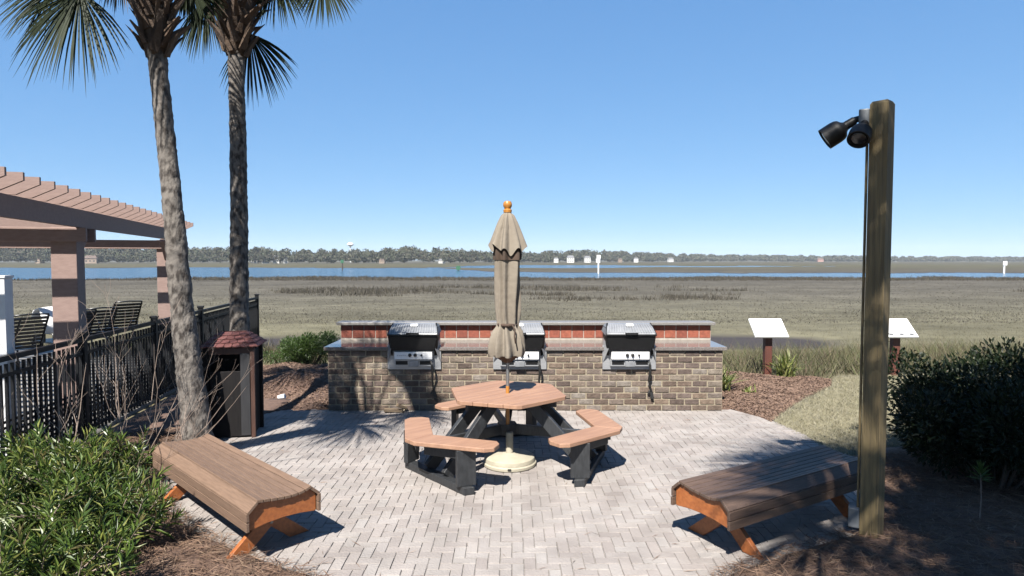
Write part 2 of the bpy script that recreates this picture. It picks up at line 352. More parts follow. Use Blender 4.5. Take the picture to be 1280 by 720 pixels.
M['house_tan'] = mat('tan siding', (.40, .30, .23), .8, c2=(.34, .26, .2), scale=.6)
M['house_pink'] = mat('pink stucco', (.58, .33, .27), .8, c2=(.52, .29, .24), scale=.6)
M['roof_grey'] = mat('grey roof', (.24, .24, .25), .8, c2=(.19, .19, .2), scale=.8)
M['roof_brown'] = mat('brown roof', (.16, .11, .09), .85, c2=(.13, .09, .07), scale=.8)
M['window_glass'] = mat('dark window glass', (.03, .04, .05), .1, c2=(.04, .05, .06), scale=1)
M['marker_white'] = mat('white marker', (.8, .8, .78), .6, alb=.75, c2=(.7, .7, .68), scale=4)
M['marker_green'] = mat('green marker', (.02, .16, .07), .6, c2=(.03, .13, .06), scale=4)
M['pile'] = mat('dark piling', (.10, .08, .065), .9, c2=(.06, .05, .04), scale=4)

# ------------------------------------------------------------------ terrain
def smooth(a, b, x):
    t = np.clip((x - a) / (b - a), 0, 1); return t * t * (3 - 2 * t)
def interp(x, pts): return np.interp(x, [p[0] for p in pts], [p[1] for p in pts])
_perm = rng.random((64, 64))
def vnoise(x, y):
    xi = np.floor(x).astype(int); yi = np.floor(y).astype(int); fx = x - xi; fy = y - yi
    fx = fx * fx * (3 - 2 * fx); fy = fy * fy * (3 - 2 * fy)
    g = lambda i, j: _perm[(xi + i) % 64, (yi + j) % 64]
    return (g(0, 0) * (1 - fx) + g(1, 0) * fx) * (1 - fy) + (g(0, 1) * (1 - fx) + g(1, 1) * fx) * fy
def fbm(x, y): return vnoise(x, y) * .5 + vnoise(x * 2.1 + 7, y * 2.1 + 3) * .3 + vnoise(x * 4.3 + 1, y * 4.3 + 9) * .2
WATER_Z = -1.13
def channel(x, y):
    """1 in tidal water, 0 on marsh; bearing = x / y, distance = y"""
    s = x / np.maximum(y, 1.0)
    j = (fbm(x * .03 + 5, y * .02) - .5)
    d = y * (1 + .26 * j) + 18 * (fbm(x * .12, y * .06) - .5)
    near = interp(s, [(-2, 106), (-.8, 103), (-.5, 106), (-.05, 110), (0, 105), (.3, 108), (.8, 112), (2, 120)])
    far1 = interp(s, [(-2, 260), (-.5, 270), (-.12, 262), (-.075, 200), (-.03, 172), (.2, 160), (.5, 158), (.8, 162), (2, 170)])
    n2_ = interp(s, [(-2, 900), (-.12, 262), (-.08, 262), (0, 246), (.2, 250), (.3, 262), (.45, 300), (.6, 330), (.7, 900), (2, 900)])
    far2 = interp(s, [(-2, 260), (-.12, 270), (0, 395), (.1, 400), (.2, 370), (.3, 345), (.45, 318), (.62, 345), (.7, 300), (2, 300)])
    a = smooth(-3, 3, d - near) * smooth(-3, 3, far1 - d)
    b_ = smooth(-4, 4, d - n2_) * smooth(-4, 4, far2 - d)
    return np.maximum(a, b_)
def ground_z(x, y):
    shore = 12.2 + 1.2 * (fbm(x * .25 + 3, y * 0 + 2.2) - .5) + interp(x, [(-40, 2.5), (-8, 2.5), (-3, -.4), (3, -.2), (9, .6), (40, 2)])
    t = smooth(0, 7.5, y - shore)
    z = -.05 - .90 * t
    z = z + t * .10 * (fbm(x * .35, y * .35) - .5)
    # muddy hollow just off the shore
    mud = np.exp(-((y - 23.6 - .03 * x) / 2.1) ** 2) * interp(x, [(-30, .0), (-16, .3), (-10, 1), (-7, .9), (-4, .3), (4, .3), (7, .9), (11, 1), (13, .3), (15, .0), (30, 0)])
    z = z - .26 * mud
    return z - .75 * channel(x, y) * (y > 90)
RAD = np.concatenate([np.linspace(.5, 30, 110), np.geomspace(30.6, 118, 60), np.linspace(120, 440, 180), np.geomspace(460, 7000, 40)])
AZ = np.radians(np.concatenate([np.linspace(-180, -62, 40, endpoint=False), np.linspace(-62, 62, 420), np.linspace(62, 180, 41)[1:-1]]))
rr, aa = np.meshgrid(RAD, AZ, indexing='ij')
X, Y = rr * np.sin(aa), rr * np.cos(aa)
Z = ground_z(X, Y)
nr, na = rr.shape
V = np.stack([X, Y, Z], -1).reshape(-1, 3)
idx = np.arange(nr * na).reshape(nr, na); nx_ = np.roll(idx, -1, axis=1)
Fq = np.stack([idx[:-1], nx_[:-1], nx_[1:], idx[1:]], -1).reshape(-1, 4)
V = np.vstack([V, [[0, 0, -.05]]])
me = np_mesh('ground', V, Fq[:, ::-1], True)
ground = link_mesh('ground', me, M['marsh']); tag(ground, 'marsh flats and shore ground reaching to the far trees', 'ground', kind='structure')
wv = [(-3000, 60, WATER_Z), (3000, 60, WATER_Z), (3000, 520, WATER_Z), (-3000, 520, WATER_Z)]
water = MB().add(wv, [(0, 1, 2, 3)]).build('water', M['water']); tag(water, 'blue tidal creek winding through the marsh', 'water', kind='structure')

# ------------------------------------------------------------------ patio
def smooth_poly(pts, n=6):
    out = []
    k = len(pts)
    for i in range(k):
        p0, p1, p2, p3 = [Vector(pts[(i + j - 1) % k]) for j in range(4)]
        for s in range(n):
            t = s / n
            out.append(tuple(.5 * ((2 * p1) + (p2 - p0) * t + (2 * p0 - 5 * p1 + 4 * p2 - p3) * t * t + (3 * p1 - p0 - 3 * p2 + p3) * t ** 3)))
    return out
PATIO = [(-1.05, 1.2), (1.05, 1.2), (1.1, 3.3), (1.42, 4.06), (1.95, 4.36), (2.75, 4.75), (3.2, 5.5), (3.42, 6.5), (3.44, 7.4), (3.30, 8.25), (3.02, 8.72), (-2.6, 8.72), (-3.3, 8.62), (-3.62, 7.6), (-3.55, 6.6), (-3.3, 5.8), (-2.88, 5.16), (-2.35, 4.66), (-1.75, 4.28), (-1.28, 4.04), (-1.08, 3.3)]
base = MB().prism(PATIO, -.08, -.009).build('patio', M['sand']); tag(base, 'pale tumbled paver patio in front of the brick counter', 'patio', kind='structure')
# herringbone of 20 x 10 cm pavers, rows square to the counter
PL, PW, GAP = .166, .083, .003
def paver_shape(k):
    r = random.Random(k); hx, hy = PL / 2 - GAP / 2, PW / 2 - GAP / 2; c = .0035
    def j(q): return q + r.uniform(-.0022, .0022)
    lo = [(j(sx * hx), j(sy * hy), -.03) for sx, sy in ((-1, -1), (1, -1), (1, 1), (-1, 1))]
    mi = [(x, y, -.007 + r.uniform(-.002, .001)) for x, y, z in lo]
    hi = [(j(sx * (hx - c)), j(sy * (hy - c)), r.uniform(-.0016, .0016)) for sx, sy in ((-1, -1), (1, -1), (1, 1), (-1, 1))]
    fs = [(8, 9, 10, 11)] + [(i, (i + 1) % 4, 4 + (i + 1) % 4, 4 + i) for i in range(4)] + [(4 + i, 4 + (i + 1) % 4, 8 + (i + 1) % 4, 8 + i) for i in range(4)]
    return lo + mi + hi, fs
shapes = [paver_shape(k) for k in range(10)]
pav_me = []
for v_, f_ in shapes:
    q = bpy.data.meshes.new('paver'); q.from_pydata(v_, [], f_); q.update(); q.materials.append(M['paver']); pav_me.append(q)
S = PW
cells = []
for i in range(-60, 61):
    for j in range(10, 112):
        m4 = (i - j) % 4
        if m4 == 0: cells.append((i * S + S, j * S + S / 2, 0.0))               # lying: covers (i,j),(i+1,j)
        elif m4 == 3: cells.append((i * S + S / 2, (j + 1) * S, math.pi / 2))   # standing: covers (i,j),(i,j+1)
inner = [c for c in cells if in_poly(c[0], c[1], PATIO) and c[1] < 8.66]
def under_bench(x, y):
    for ax, ay, bx, by in ((-1.7, 4.45, -3.0, 5.7), (1.4, 4.5, 2.6, 5.2)):
        d = Vector((bx - ax, by - ay)); t = (Vector((x - ax, y - ay)).dot(d)) / d.length_squared
        if 0 < t < 1 and abs((x - ax) * d.y - (y - ay) * d.x) / d.length < .22: return True
    return False
vis = sorted([c for c in inner if c[1] > 3.98 and abs(c[0]) < c[1] * .84 and not under_bench(c[0], c[1])], key=lambda c: c[1])
near = set(vis[:300])
bv, bf = [], []
for c in inner:
    z = random.gauss(0, .0013); a = c[2] + random.gauss(0, .007); k = random.randrange(10)
    if c in near:
        o = link_mesh('paver', pav_me[k], None, base, (c[0], c[1], z), a)
        o.rotation_euler = (random.gauss(0, .004), random.gauss(0, .004), a)
    else:
        ca, sa = math.cos(a), math.sin(a); n = len(bv)
        bv += [(c[0] + x * ca - y * sa, c[1] + x * sa + y * ca, z + zz) for x, y, zz in shapes[k][0]]
        bf += [tuple(n + q for q in ff) for ff in shapes[k][1]]
o = link_mesh('paving', np_mesh('paving', bv, bf), M['paver'], base); o['kind'] = 'stuff'
# soldier edging along the curved right and left margins is cut pavers of the same mix
edge = PATIO[3:11]
sm = []
for i in range(len(edge) - 1):
    a, b = Vector(edge[i]), Vector(edge[i + 1]); n = max(2, int((b - a).length / .088))
    for k in range(n): sm.append((a.lerp(b, k / n), math.atan2(b.y - a.y, b.x - a.x)))
for q, a in sm:
    link_mesh('edging_paver', random.choice(pav_me), None, base, (q.x, q.y, .004), a + math.pi / 2)

# ------------------------------------------------------------------ beds, lawn, pool deck
def sheet(name, poly, step, zf, material, skirt=-.12):
    xs = [p[0] for p in poly]; ys = [p[1] for p in poly]
    bm = bmesh.new()
    f = bm.faces.new([bm.verts.new((x, y, 0)) for x, y in poly]); bm.normal_update()
    if f.normal.z < 0: f.normal_flip()
    for k in range(int((max(xs) - min(xs)) / step)):
        x = min(xs) + (k + .5) * step
        bmesh.ops.bisect_plane(bm, geom=bm.verts[:] + bm.edges[:] + bm.faces[:], plane_co=(x, 0, 0), plane_no=(1, 0, 0))
    for k in range(int((max(ys) - min(ys)) / step)):
        y = min(ys) + (k + .5) * step
        bmesh.ops.bisect_plane(bm, geom=bm.verts[:] + bm.edges[:] + bm.faces[:], plane_co=(0, y, 0), plane_no=(0, 1, 0))
    bmesh.ops.triangulate(bm, faces=[q for q in bm.faces if len(q.verts) > 4])
    bd = [e for e in bm.edges if e.is_boundary]
    for v in bm.verts: v.co.z = zf(v.co.x, v.co.y)
    r = bmesh.ops.extrude_edge_only(bm, edges=bd)
    for v in r['geom']:
        if isinstance(v, bmesh.types.BMVert): v.co.z = skirt
    me = bpy.data.meshes.new(name); bm.to_mesh(me); bm.free()
    me.polygons.foreach_set('use_smooth', [True] * len(me.polygons))
    o = link_mesh(name, me, material); o['kind'] = 'structure'; return o
def edge_dist(x, y, poly):
    p = Vector((x, y)); best = 9
    for i in range(len(poly)):
        a, b = Vector(poly[i]), Vector(poly[(i + 1) % len(poly)]); d = b - a
        t = max(0, min(1, (p - a).dot(d) / d.length_squared)); best = min(best, (p - a - d * t).length)
    return best
BED_L = [(-1.06, 2.2), (-1.09, 3.3), (-1.29, 4.03), (-1.76, 4.27), (-2.36, 4.65), (-2.89, 5.15), (-3.31, 5.79), (-3.56, 6.6), (-3.63, 7.6), (-3.31, 8.63), (-3.3, 9.3), (-5.28, 9.6), (-4.80, 6.5), (-4.2, 2.2)]
BED_R = [(1.06, 2.2), (1.11, 3.3), (1.43, 4.05), (1.96, 4.35), (2.76, 4.74), (3.21, 5.49), (3.43, 6.45), (4.2, 6.9), (7.5, 7.2), (7.5, 2.2)]
BED_B = [(2.96, 9.55), (2.96, 8.74), (3.05, 8.73), (3.31, 8.26), (3.36, 8.0), (3.75, 8.55), (4.4, 9.35), (5.3, 10.3), (5.6, 10.85), (5.2, 11.2), (4.0, 11.3), (2.96, 11.0)]
BED_W = [(-3.3, 8.64), (-2.62, 8.73), (-2.62, 9.6), (-2.6, 12.0), (-4.2, 12.4), (-5.7, 12.0), (-5.29, 9.61), (-3.31, 9.31)]
LAWN = [(3.43, 6.47), (3.45, 7.4), (3.36, 7.99), (3.76, 8.54), (4.41, 9.34), (5.31, 10.29), (5.61, 10.84), (5.9, 11.3), (9.5, 11.6), (12, 9.5), (10.5, 7.2), (7.5, 7.22), (4.2, 6.92)]
zl = lambda amp, seed, poly: (lambda x, y: .006 + min(1, edge_dist(x, y, poly) / .35) * (amp * (.6 + n2(x, y, 1.7, seed))) + .012 * n2(x, y, 7, seed))
zfs = {'L': zl(.05, 1, BED_L), 'R': zl(.06, 2, BED_R), 'B': zl(.09, 3, BED_B)}
def zw(x, y):
    e = min(1, edge_dist(x, y, BED_W) / .5)
    return .006 + e * (.10 + .17 * math.exp(-(((x + 3.3) / .7) ** 2 + ((y - 10.2) / .8) ** 2)) + .05 * n2(x, y, 2, 4)) + .012 * n2(x, y, 8, 4)
zfs['W'] = zw
zlawn = lambda x, y: .0 + .02 * n2(x, y, 1.2, 6)
sheet('pine_straw_bed', BED_L, .12, zfs['L'], M['mulch']); sheet('pine_straw_bed', BED_R, .14, zfs['R'], M['mulch'])
sheet('mulch_bed', BED_B, .12, zfs['B'], M['mulch']); sheet('mulch_bed', BED_W, .12, zfs['W'], M['mulch'])
sheet('lawn', LAWN, .25, zlawn, M['lawn'])
DECK = [(-4.75, 3.0), (-4.95, 6.5), (-5.5, 10.0), (-6.2, 14.2), (-14, 14.8), (-14, 3.0)]
sheet('pool_deck', DECK, 2.0, lambda x, y: .0, M['deck'])

def scatter(poly, n, rnd=rng):
    xs = [p[0] for p in poly]; ys = [p[1] for p in poly]; out = np.zeros((0, 2))
    while len(out) < n:
        P = np.column_stack([rnd.uniform(min(xs), max(xs), n * 2), rnd.uniform(min(ys), max(ys), n * 2)])
        out = np.vstack([out, P[in_poly_np(P, poly)]])
    return out[:n]
def slivers(name, P, Zs, length, width, lift, material, label, cat):
    """flat-lying needles or chips: one thin tilted quad-like pair of triangles each"""
    n = len(P); a = rng.uniform(0, 2 * np.pi, n); L = length * rng.uniform(.5, 1.3, n) / 2; W = width * rng.uniform(.6, 1.4, n) / 2
    d = np.stack([np.cos(a), np.sin(a), rng.normal(0, .22, n)], -1); s = np.stack([-np.sin(a), np.cos(a), rng.normal(0, .5, n)], -1)
    c = np.column_stack([P, Zs + np.abs(rng.normal(0, lift, n)) + .004])
    b = np.stack([c - d * L[:, None], c - s * W[:, None] + [0, 0, .002], c + d * L[:, None], c + s * W[:, None] + [0, 0, .002]], 1).reshape(-1, 3)
    i = np.arange(n)[:, None] * 4
    o = link_mesh(name, np_mesh(name, b, np.hstack([i, i + 1, i + 2, i + 3])), material)
    return tag(o, label, cat, kind='stuff')
def heights(P, fn): return np.array([fn(x, y) for x, y in P])
near_l = [(-1.06, 3.0), (-1.0, 3.6), (-1.24, 4.05), (-1.72, 4.30), (-2.3, 4.70), (-2.84, 5.2), (-3.28, 5.85), (-3.55, 6.6), (-3.62, 7.5), (-4.6, 7.5), (-4.5, 5.2), (-3.4, 3.0)]
P = scatter(near_l, 16000); slivers('pine_straw', P, heights(P, zfs['L']), .15, .0042, .018, M['straw'], 'brown pine straw along the left edge of the patio', 'pine straw')
near_r = [(1.06, 3.0), (1.0, 3.5), (1.36, 4.1), (1.9, 4.4), (2.7, 4.80), (3.15, 5.52), (3.4, 6.4), (4.6, 6.6), (5.2, 5.5), (3.4, 3.0)]
P = scatter(near_r, 15000); slivers('pine_straw', P, heights(P, zfs['R']), .15, .0042, .02, M['straw'], 'brown pine straw below the lamp post and dark shrub', 'pine straw')
P = scatter([(-2.6, 4.7), (-1.2, 3.9), (1.3, 3.9), (2.9, 4.9), (3.2, 6.5), (3.2, 8.3), (-3.0, 8.4), (-3.3, 7)], 900); e_ = np.array([edge_dist(x, y, PATIO) for x, y in P]); P = P[rng.random(len(P)) < np.exp(-e_ / .35) + .06]
slivers('loose_needles', P, np.full(len(P), .001), .11, .004, .002, M['straw'], 'loose pine needles blown onto the pavers', 'pine needles')
P = scatter(BED_B, 22000); slivers('bark_mulch', P, heights(P, zfs['B']), .045, .013, .003, M['chip'], 'red brown bark mulch beside the right end of the counter', 'mulch')
P = scatter(BED_W, 18000); slivers('bark_mulch', P, heights(P, zfs['W']), .045, .013, .003, M['chip'], 'brown bark mulch mound left of the brick counter', 'mulch')

def blades(P, Zs, h, wd, lean, per, spread, hvar=.35):
    """upright blade triangles, 'per' to a tuft; returns a mesh array pair"""
    n = len(P) * per
    c = np.repeat(np.column_stack([P, Zs]), per, 0); c[:, :2] += rng.normal(0, spread, (n, 2))
    H = h * np.clip(rng.normal(1, hvar, n), .3, 2) * np.repeat(np.clip(rng.normal(1, .2, len(P)), .5, 1.6), per)
    a = rng.uniform(0, 2 * np.pi, n); W = wd * rng.uniform(.6, 1.3, n)
    s = np.stack([np.cos(a), np.sin(a), np.zeros(n)], -1) * W[:, None] / 2
    tip = c + np.column_stack([rng.normal(0, lean, n) * H, rng.normal(0, lean, n) * H, H])
    b = np.stack([c - s, c + s, tip], 1).reshape(-1, 3); i = np.arange(n)[:, None] * 3
    return b, np.hstack([i, i + 1, i + 2])
def stuff(name, vf, material, label, cat):
    o = link_mesh(name, np_mesh(name, *vf), material); return tag(o, label, cat, kind='stuff')
P = scatter([(3.46, 6.5), (3.47, 7.4), (3.38, 8.02), (3.8, 8.6), (4.45, 9.4), (5.35, 10.35), (5.9, 11.3), (8.5, 11.4), (8.0, 7.3), (4.2, 6.95)], 26000)
stuff('lawn_grass', blades(P, heights(P, zlawn), .035, .006, .8, 2, .02), M['lawn_blade'], 'short straw coloured dormant lawn beside the mulch bed', 'grass')

# ------------------------------------------------------------------ marsh grasses
def gz(P): return ground_z(P[:, 0], P[:, 1])
def wedge(n, d0, d1, half=1.0, power=1.0):
    d = d0 + (d1 - d0) * rng.random(n) ** power; s = rng.uniform(-half, half, n); return np.column_stack([s * d, d])
P = wedge(15000, 15.5, 36, 1.05, 1.4); z = gz(P); k = (z > -1.03); P, z = P[k], z[k]
stuff('marsh_grass', blades(P, z - .02, .10, .012, .6, 5, .12), M['marsh_blade'], 'yellow tan marsh grass spreading out behind the counter', 'marsh grass')
P = wedge(26000, 30, 108, 1.0, 1.3); z = gz(P); P = P[z > -1.03]
stuff('marsh_grass', blades(P, gz(P) - .02, .065, .05, .8, 5, .30), M['marsh_blade_far'], 'grey brown winter marsh grass out to the creek', 'marsh grass')
P = wedge(40000, 34, 100, 1.0); m_ = fbm(P[:, 0] * .05 + 4, P[:, 1] * .10 + 1); band = np.exp(-((P[:, 1] - 58) / 16) ** 2) * interp(P[:, 0] / P[:, 1], [(-.9, .1), (-.4, .4), (-.3, 1), (.2, .8), (.35, .9), (.6, .5), (.9, .7)])
P = P[(m_ * band > .33) & (rng.random(len(P)) < .6)]
stuff('rush', blades(P, gz(P), .30, .06, .3, 6, .30), M['rush'], 'darker rushes in patches across the marsh', 'rushes')
# far rim of the near marsh, a little taller against the water
P = wedge(9000, 92, 114, 1.0); z = gz(P); P = P[z > -1.05]
stuff('creek_edge_grass', blades(P, gz(P), .22, .12, .2, 5, .5), M['rush'], 'taller brown grass lining the near creek bank', 'marsh grass')
P = np.column_stack([rng.uniform(-9, 14, 7000), rng.uniform(10.8, 17.5, 7000)])
k = (P[:, 1] > interp(P[:, 0], [(-9, 13.2), (-5.5, 12.8), (-4, 12.5), (-2.6, 12.1), (3, 11.15), (5.4, 11.15), (6, 11.5), (14, 11.4)]))
P = P[k]; dens = interp(P[:, 0], [(-9, .5), (-3, .6), (0, .3), (3, .55), (5, .8), (14, 1)]) * interp(P[:, 1], [(11, 1), (14.5, .9), (16, .35), (17.5, .05)]); P = P[rng.random(len(P)) < dens]
stuff('shore_weeds', blades(P, gz(P), .27, .014, .55, 11, .12), M['edge_weed'], 'mixed weeds and grasses along the shore behind the signs', 'weeds')

# ------------------------------------------------------------------ brick counter with grills
WX0, WX1, WY, WT = -2.56, 2.93, 8.62, .845      # left and right ends, front face, brick top
ctr = empty('brick_counter', ((WX0 + WX1) / 2, WY, 0), 0, 'long low brown brick counter with granite top holding three grills', 'counter')
def cpart(mb, name, m, **k):
    o = mb.build(name, m, None, **k); o.parent = ctr; o.matrix_parent_inverse = Matrix.Translation(ctr.location).inverted(); return o
cpart(MB().box(((WX0 + WX1) / 2, WY + .405, WT / 2), (WX1 - WX0 - .004, .806, WT - .002)), 'mortar_core', M['mortar'])
BH, BL = WT / 10.0, .2085
def brick_shape(k, L=BL - .016, H=BH - .016, D=.09):
    r = random.Random(100 + k); bm = bmesh.new(); bmesh.ops.create_cube(bm, size=1)
    for v in bm.verts: v.co = Vector((v.co.x * L + r.uniform(-.002, .002), v.co.y * D + r.uniform(-.002, .002), v.co.z * H + r.uniform(-.002, .002)))
    bmesh.ops.bevel(bm, geom=bm.edges[:], offset=.005, segments=1, affect='EDGES')
    q = bpy.data.meshes.new('brick'); bm.to_mesh(q); bm.free(); q.materials.append(M['brick']); return q
br = [brick_shape(k) for k in range(7)]; half = [brick_shape(20 + k, BL / 2 - .016) for k in range(3)]
nb = 26; pitch = (WX1 - WX0) / nb
for r_ in range(10):
    off = 0 if r_ % 2 == 0 else .5
    z = (r_ + .5) * BH
    xs = [(WX0 + (i + .5 + off) * pitch, False) for i in range(nb if not off else nb - 1)]
    if off: xs += [(WX0 + pitch * .25, True), (WX1 - pitch * .25, True)]
    for x, h in xs:
        o = link_mesh('brick', random.choice(half if h else br), None, ctr, (x - ctr.location.x, random.uniform(.034, .041), z))
        o.rotation_euler = (0, random.gauss(0, .004), random.gauss(0, .006)); o.scale.x = pitch / BL
sv, sf = [], []
for sx, x in ((-1, WX0), (1, WX1)):
    for r_ in range(10):
        for i in range(4):
            q = MB().box((x - sx * .036, WY + .10 + (i + .5 + (.25 if r_ % 2 else 0)) * .17, (r_ + .5) * BH), (.09, .157, BH - .012)); n = len(sv); sv += q.v; sf += [tuple(t + n for t in ff) for ff in q.f]
o = link_mesh('end_bricks', np_mesh('end_bricks', sv, sf), M['brick'], ctr); o.matrix_parent_inverse = Matrix.Translation(ctr.location).inverted(); o['kind'] = 'stuff'
BSY = WY + .615
cpart(MB().box(((WX0 + WX1) / 2, WY + .40, WT + .0285), (WX1 - WX0 + .09, .89, .05)), 'countertop', M['granite'], bevel=.006)
BZ0, BZ1 = WT + .0545, 1.135
cpart(MB().box(((WX0 + WX1) / 2 + .02, BSY + .115, (BZ0 + BZ1) / 2), (WX1 - WX0 + .02, .18, BZ1 - BZ0 - .002)), 'backsplash_core', M['mortar_pale'])
nt_ = 32; tp = (WX1 - WX0 + .02) / nt_
tile_me = []
for k in range(4):
    bm = bmesh.new(); bmesh.ops.create_cube(bm, size=1); r = random.Random(k)
    for v in bm.verts: v.co = Vector((v.co.x * (tp - .010), v.co.y * .05, v.co.z * (BZ1 - BZ0 - .05) + r.uniform(-.002, .002)))
    bmesh.ops.bevel(bm, geom=bm.edges[:], offset=.004, segments=1, affect='EDGES'); q = bpy.data.meshes.new('facing_brick'); bm.to_mesh(q); bm.free(); q.materials.append(M['red_brick']); tile_me.append(q)
for i in range(nt_):
    link_mesh('facing_brick', tile_me[i % 4], None, ctr, (WX0 + .01 + (i + .5) * tp - ctr.location.x, BSY + .044 - WY + random.uniform(-.002, .002), (BZ0 + BZ1) / 2 + .016))
cpart(MB().box(((WX0 + WX1) / 2 + .02, BSY + .10, BZ1 + .0225), (WX1 - WX0 + .12, .30, .042)), 'cap', M['granite_edge'], bevel=.006)

def make_grill(x, label):
    g = empty('built_in_grill', (x, WY, .585), 0, label, 'grill', 'three grills set in the counter')
    wd = .74
    # surround plate, sides flaring around the firebox
    pl = MB()
    pl.box((0, -.016, .165), (wd, .030, .33)); pl.build('surround', M['steel'], g, bevel=.004)
    for s in (-1, 1):
        fl = MB(); fl.add([(s * .365, -.004, .33), (s * .365, -.035, .10), (s * .30, -.12, .30), (s * .345, -.06, .41), (s * .345, .12, .43)], [(0, 1, 2, 3), (0, 3, 4)] if s > 0 else [(3, 2, 1, 0), (4, 3, 0)])
        fl.build('side_shield', M['steel'], g)
    # black firebox, deeper at the top
    fb = MB().add([(-.30, .04, .27), (.30, .04, .27), (.35, .06, .48), (-.35, .06, .48), (-.285, -.13, .275), (.285, -.13, .275), (.335, -.16, .475), (-.335, -.16, .475)],
                  [(4, 5, 6, 7), (0, 4, 7, 3), (5, 1, 2, 6), (3, 7, 6, 2), (0, 1, 5, 4), (1, 0, 3, 2)])
    fb.build('firebox', M['black_metal'], g, bevel=.006)
    for s in (-1, 1):
        MB().add([(s * .285, -.125, .30), (s * .335, -.155, .47), (s * .352, -.10, .47), (s * .315, -.05, .20), (s * .285, -.09, .20)], [(0, 1, 2, 3, 4) if s < 0 else (4, 3, 2, 1, 0)]).build('firebox_arm', M['black_metal'], g)
    MB().box((0, .17, .44), (.64, .30, .27)).build('firebox_rear', M['black_metal'], g)
    # lid: sloped ribbed face, curved to the top
    prof = [(-.165, .482), (-.150, .515), (-.06, .585), (.03, .625), (.12, .632), (.26, .60), (.32, .50)]
    lid = MB(); n = 0
    for y, z in prof:
        t = (z - .482) / .15; hw = .345 - .045 * t
        lid.v += [(-hw, y, z), (hw, y, z)]
    for i in range(len(prof) - 1): lid.f.append((2 * i, 2 * i + 1, 2 * i + 3, 2 * i + 2))
    lid.f.append(tuple(2 * i for i in range(len(prof)))); lid.f.append(tuple(2 * i + 1 for i in reversed(range(len(prof)))))
    lo = lid.build('lid', M['lid_metal'], g)
    rb = MB()
    for i in range(19):
        t = -1 + 2 * i / 18
        rb.bar((t * .318, -.152, .523), (t * .296, -.06, .592), .008, .012); rb.bar((t * .296, -.06, .592), (t * .286, .03, .632), .008, .012)
    rb.build('ribs', M['steel'], lo)
    fr = MB().bar((-.345, -.166, .492), (.345, -.166, .492), .02, .026)
    for s in (-1, 1): fr.bar((s * .338, -.15, .50), (s * .297, .05, .632), .022, .024)
    fr.build('lid_frame', M['black_metal'], lo, bevel=.003)
    MB().bar((-.085, -.205, .520), (.085, -.205, .520), .018, .018).box((-.075, -.175, .52), (.014, .06, .014)).box((.075, -.175, .52), (.014, .06, .014)).build('handle', M['black_metal'], lo, bevel=.003)
    rot = Matrix.Rotation(R(34), 3, 'X')
    MB().box((0, -.035, .617), (.10, .05, .012), rot).build('badge', M['white_badge'], lo, bevel=.003)
    # control panel
    cp = MB().box((0, -.075, .205), (.52, .09, .105)).build('control_panel', M['steel_pale'], g, bevel=.004)
    for kx, kr in ((-.045, .024), (.028, .024), (.115, .014)):
        MB().lathe([(kr, 0), (kr * .92, .022), (kr * .5, .028)], 14, (kx, -.120, .213), Matrix.Rotation(R(90), 3, 'X')).box((kx, -.150, .213), (.008, .014, kr * 1.9)).build('knob', M['black_rubber'], cp)
    for i in range(5): MB().box((-.215 + i * .026, -.1212, .207), (.016, .003, .014)).build('lettering_mark', M['sign_ink'], cp)
    # lower drawer front with two dark slots
    dr = MB().box((0, -.055, .098), (.54, .05, .090)).build('drawer', M['steel'], g, bevel=.003)
    for sx in (-1, 1): MB().box((sx * .165, -.0805, .100), (.165, .006, .052)).build('slot', M['black_metal'], dr)
    MB().box((0, -.090, .086), (.135, .022, .075)).build('drip_cup', M['lid_metal'], g, bevel=.004)
    return g
GX = (pix(515, 465, z=.585).x, pix(650, 465, z=.585).x, pix(790, 465, z=.585).x)
make_grill(GX[0], 'leftmost built-in grill, its lid partly shaded by palm')
make_grill(GX[1], 'middle built-in grill half hidden behind the folded umbrella')
make_grill(GX[2], 'rightmost built-in grill with sunlit ribbed lid')
for x, lab, dx in ((GX[0], 'leftmost', 0), (GX[1], 'middle', .01), (GX[2], 'rightmost', .005)):
    h = empty('hanging_brush', (x + .245 + dx, WY - .10, .36), 0, 'black grill brush dangling from the %s grill' % lab, 'grill brush', 'brushes hanging from the grills')
    b_ = random.uniform(-.015, .03)
    MB().tube([(0, -.03, .36), (.015, -.045, .30), (.02, -.03, .2), (.01, 0.02, .08), (.012 + b_, .05, -.02), (.02 + b_, .06, -.08)], [.012, .016, .018, .014, .012, .018], 8).build('handle', M['black_rubber'], h, smooth=True)
    MB().box((.03 + b_, .06, -.12), (.045, .03, .13), Matrix.Rotation(R(-14), 3, 'Y')).box((b_ - .005, .06, -.09), (.03, .03, .05), Matrix.Rotation(R(30), 3, 'Y')).build('head', M['black_rubber'], h, bevel=.008)

# ------------------------------------------------------------------ hexagonal picnic table
TB = (-.05, 6.46, 0)
tb = empty('picnic_table', TB, R(41), 'hexagonal picnic table with cedar plastic top and black legs', 'table')
TZ = .725
hexr = .63
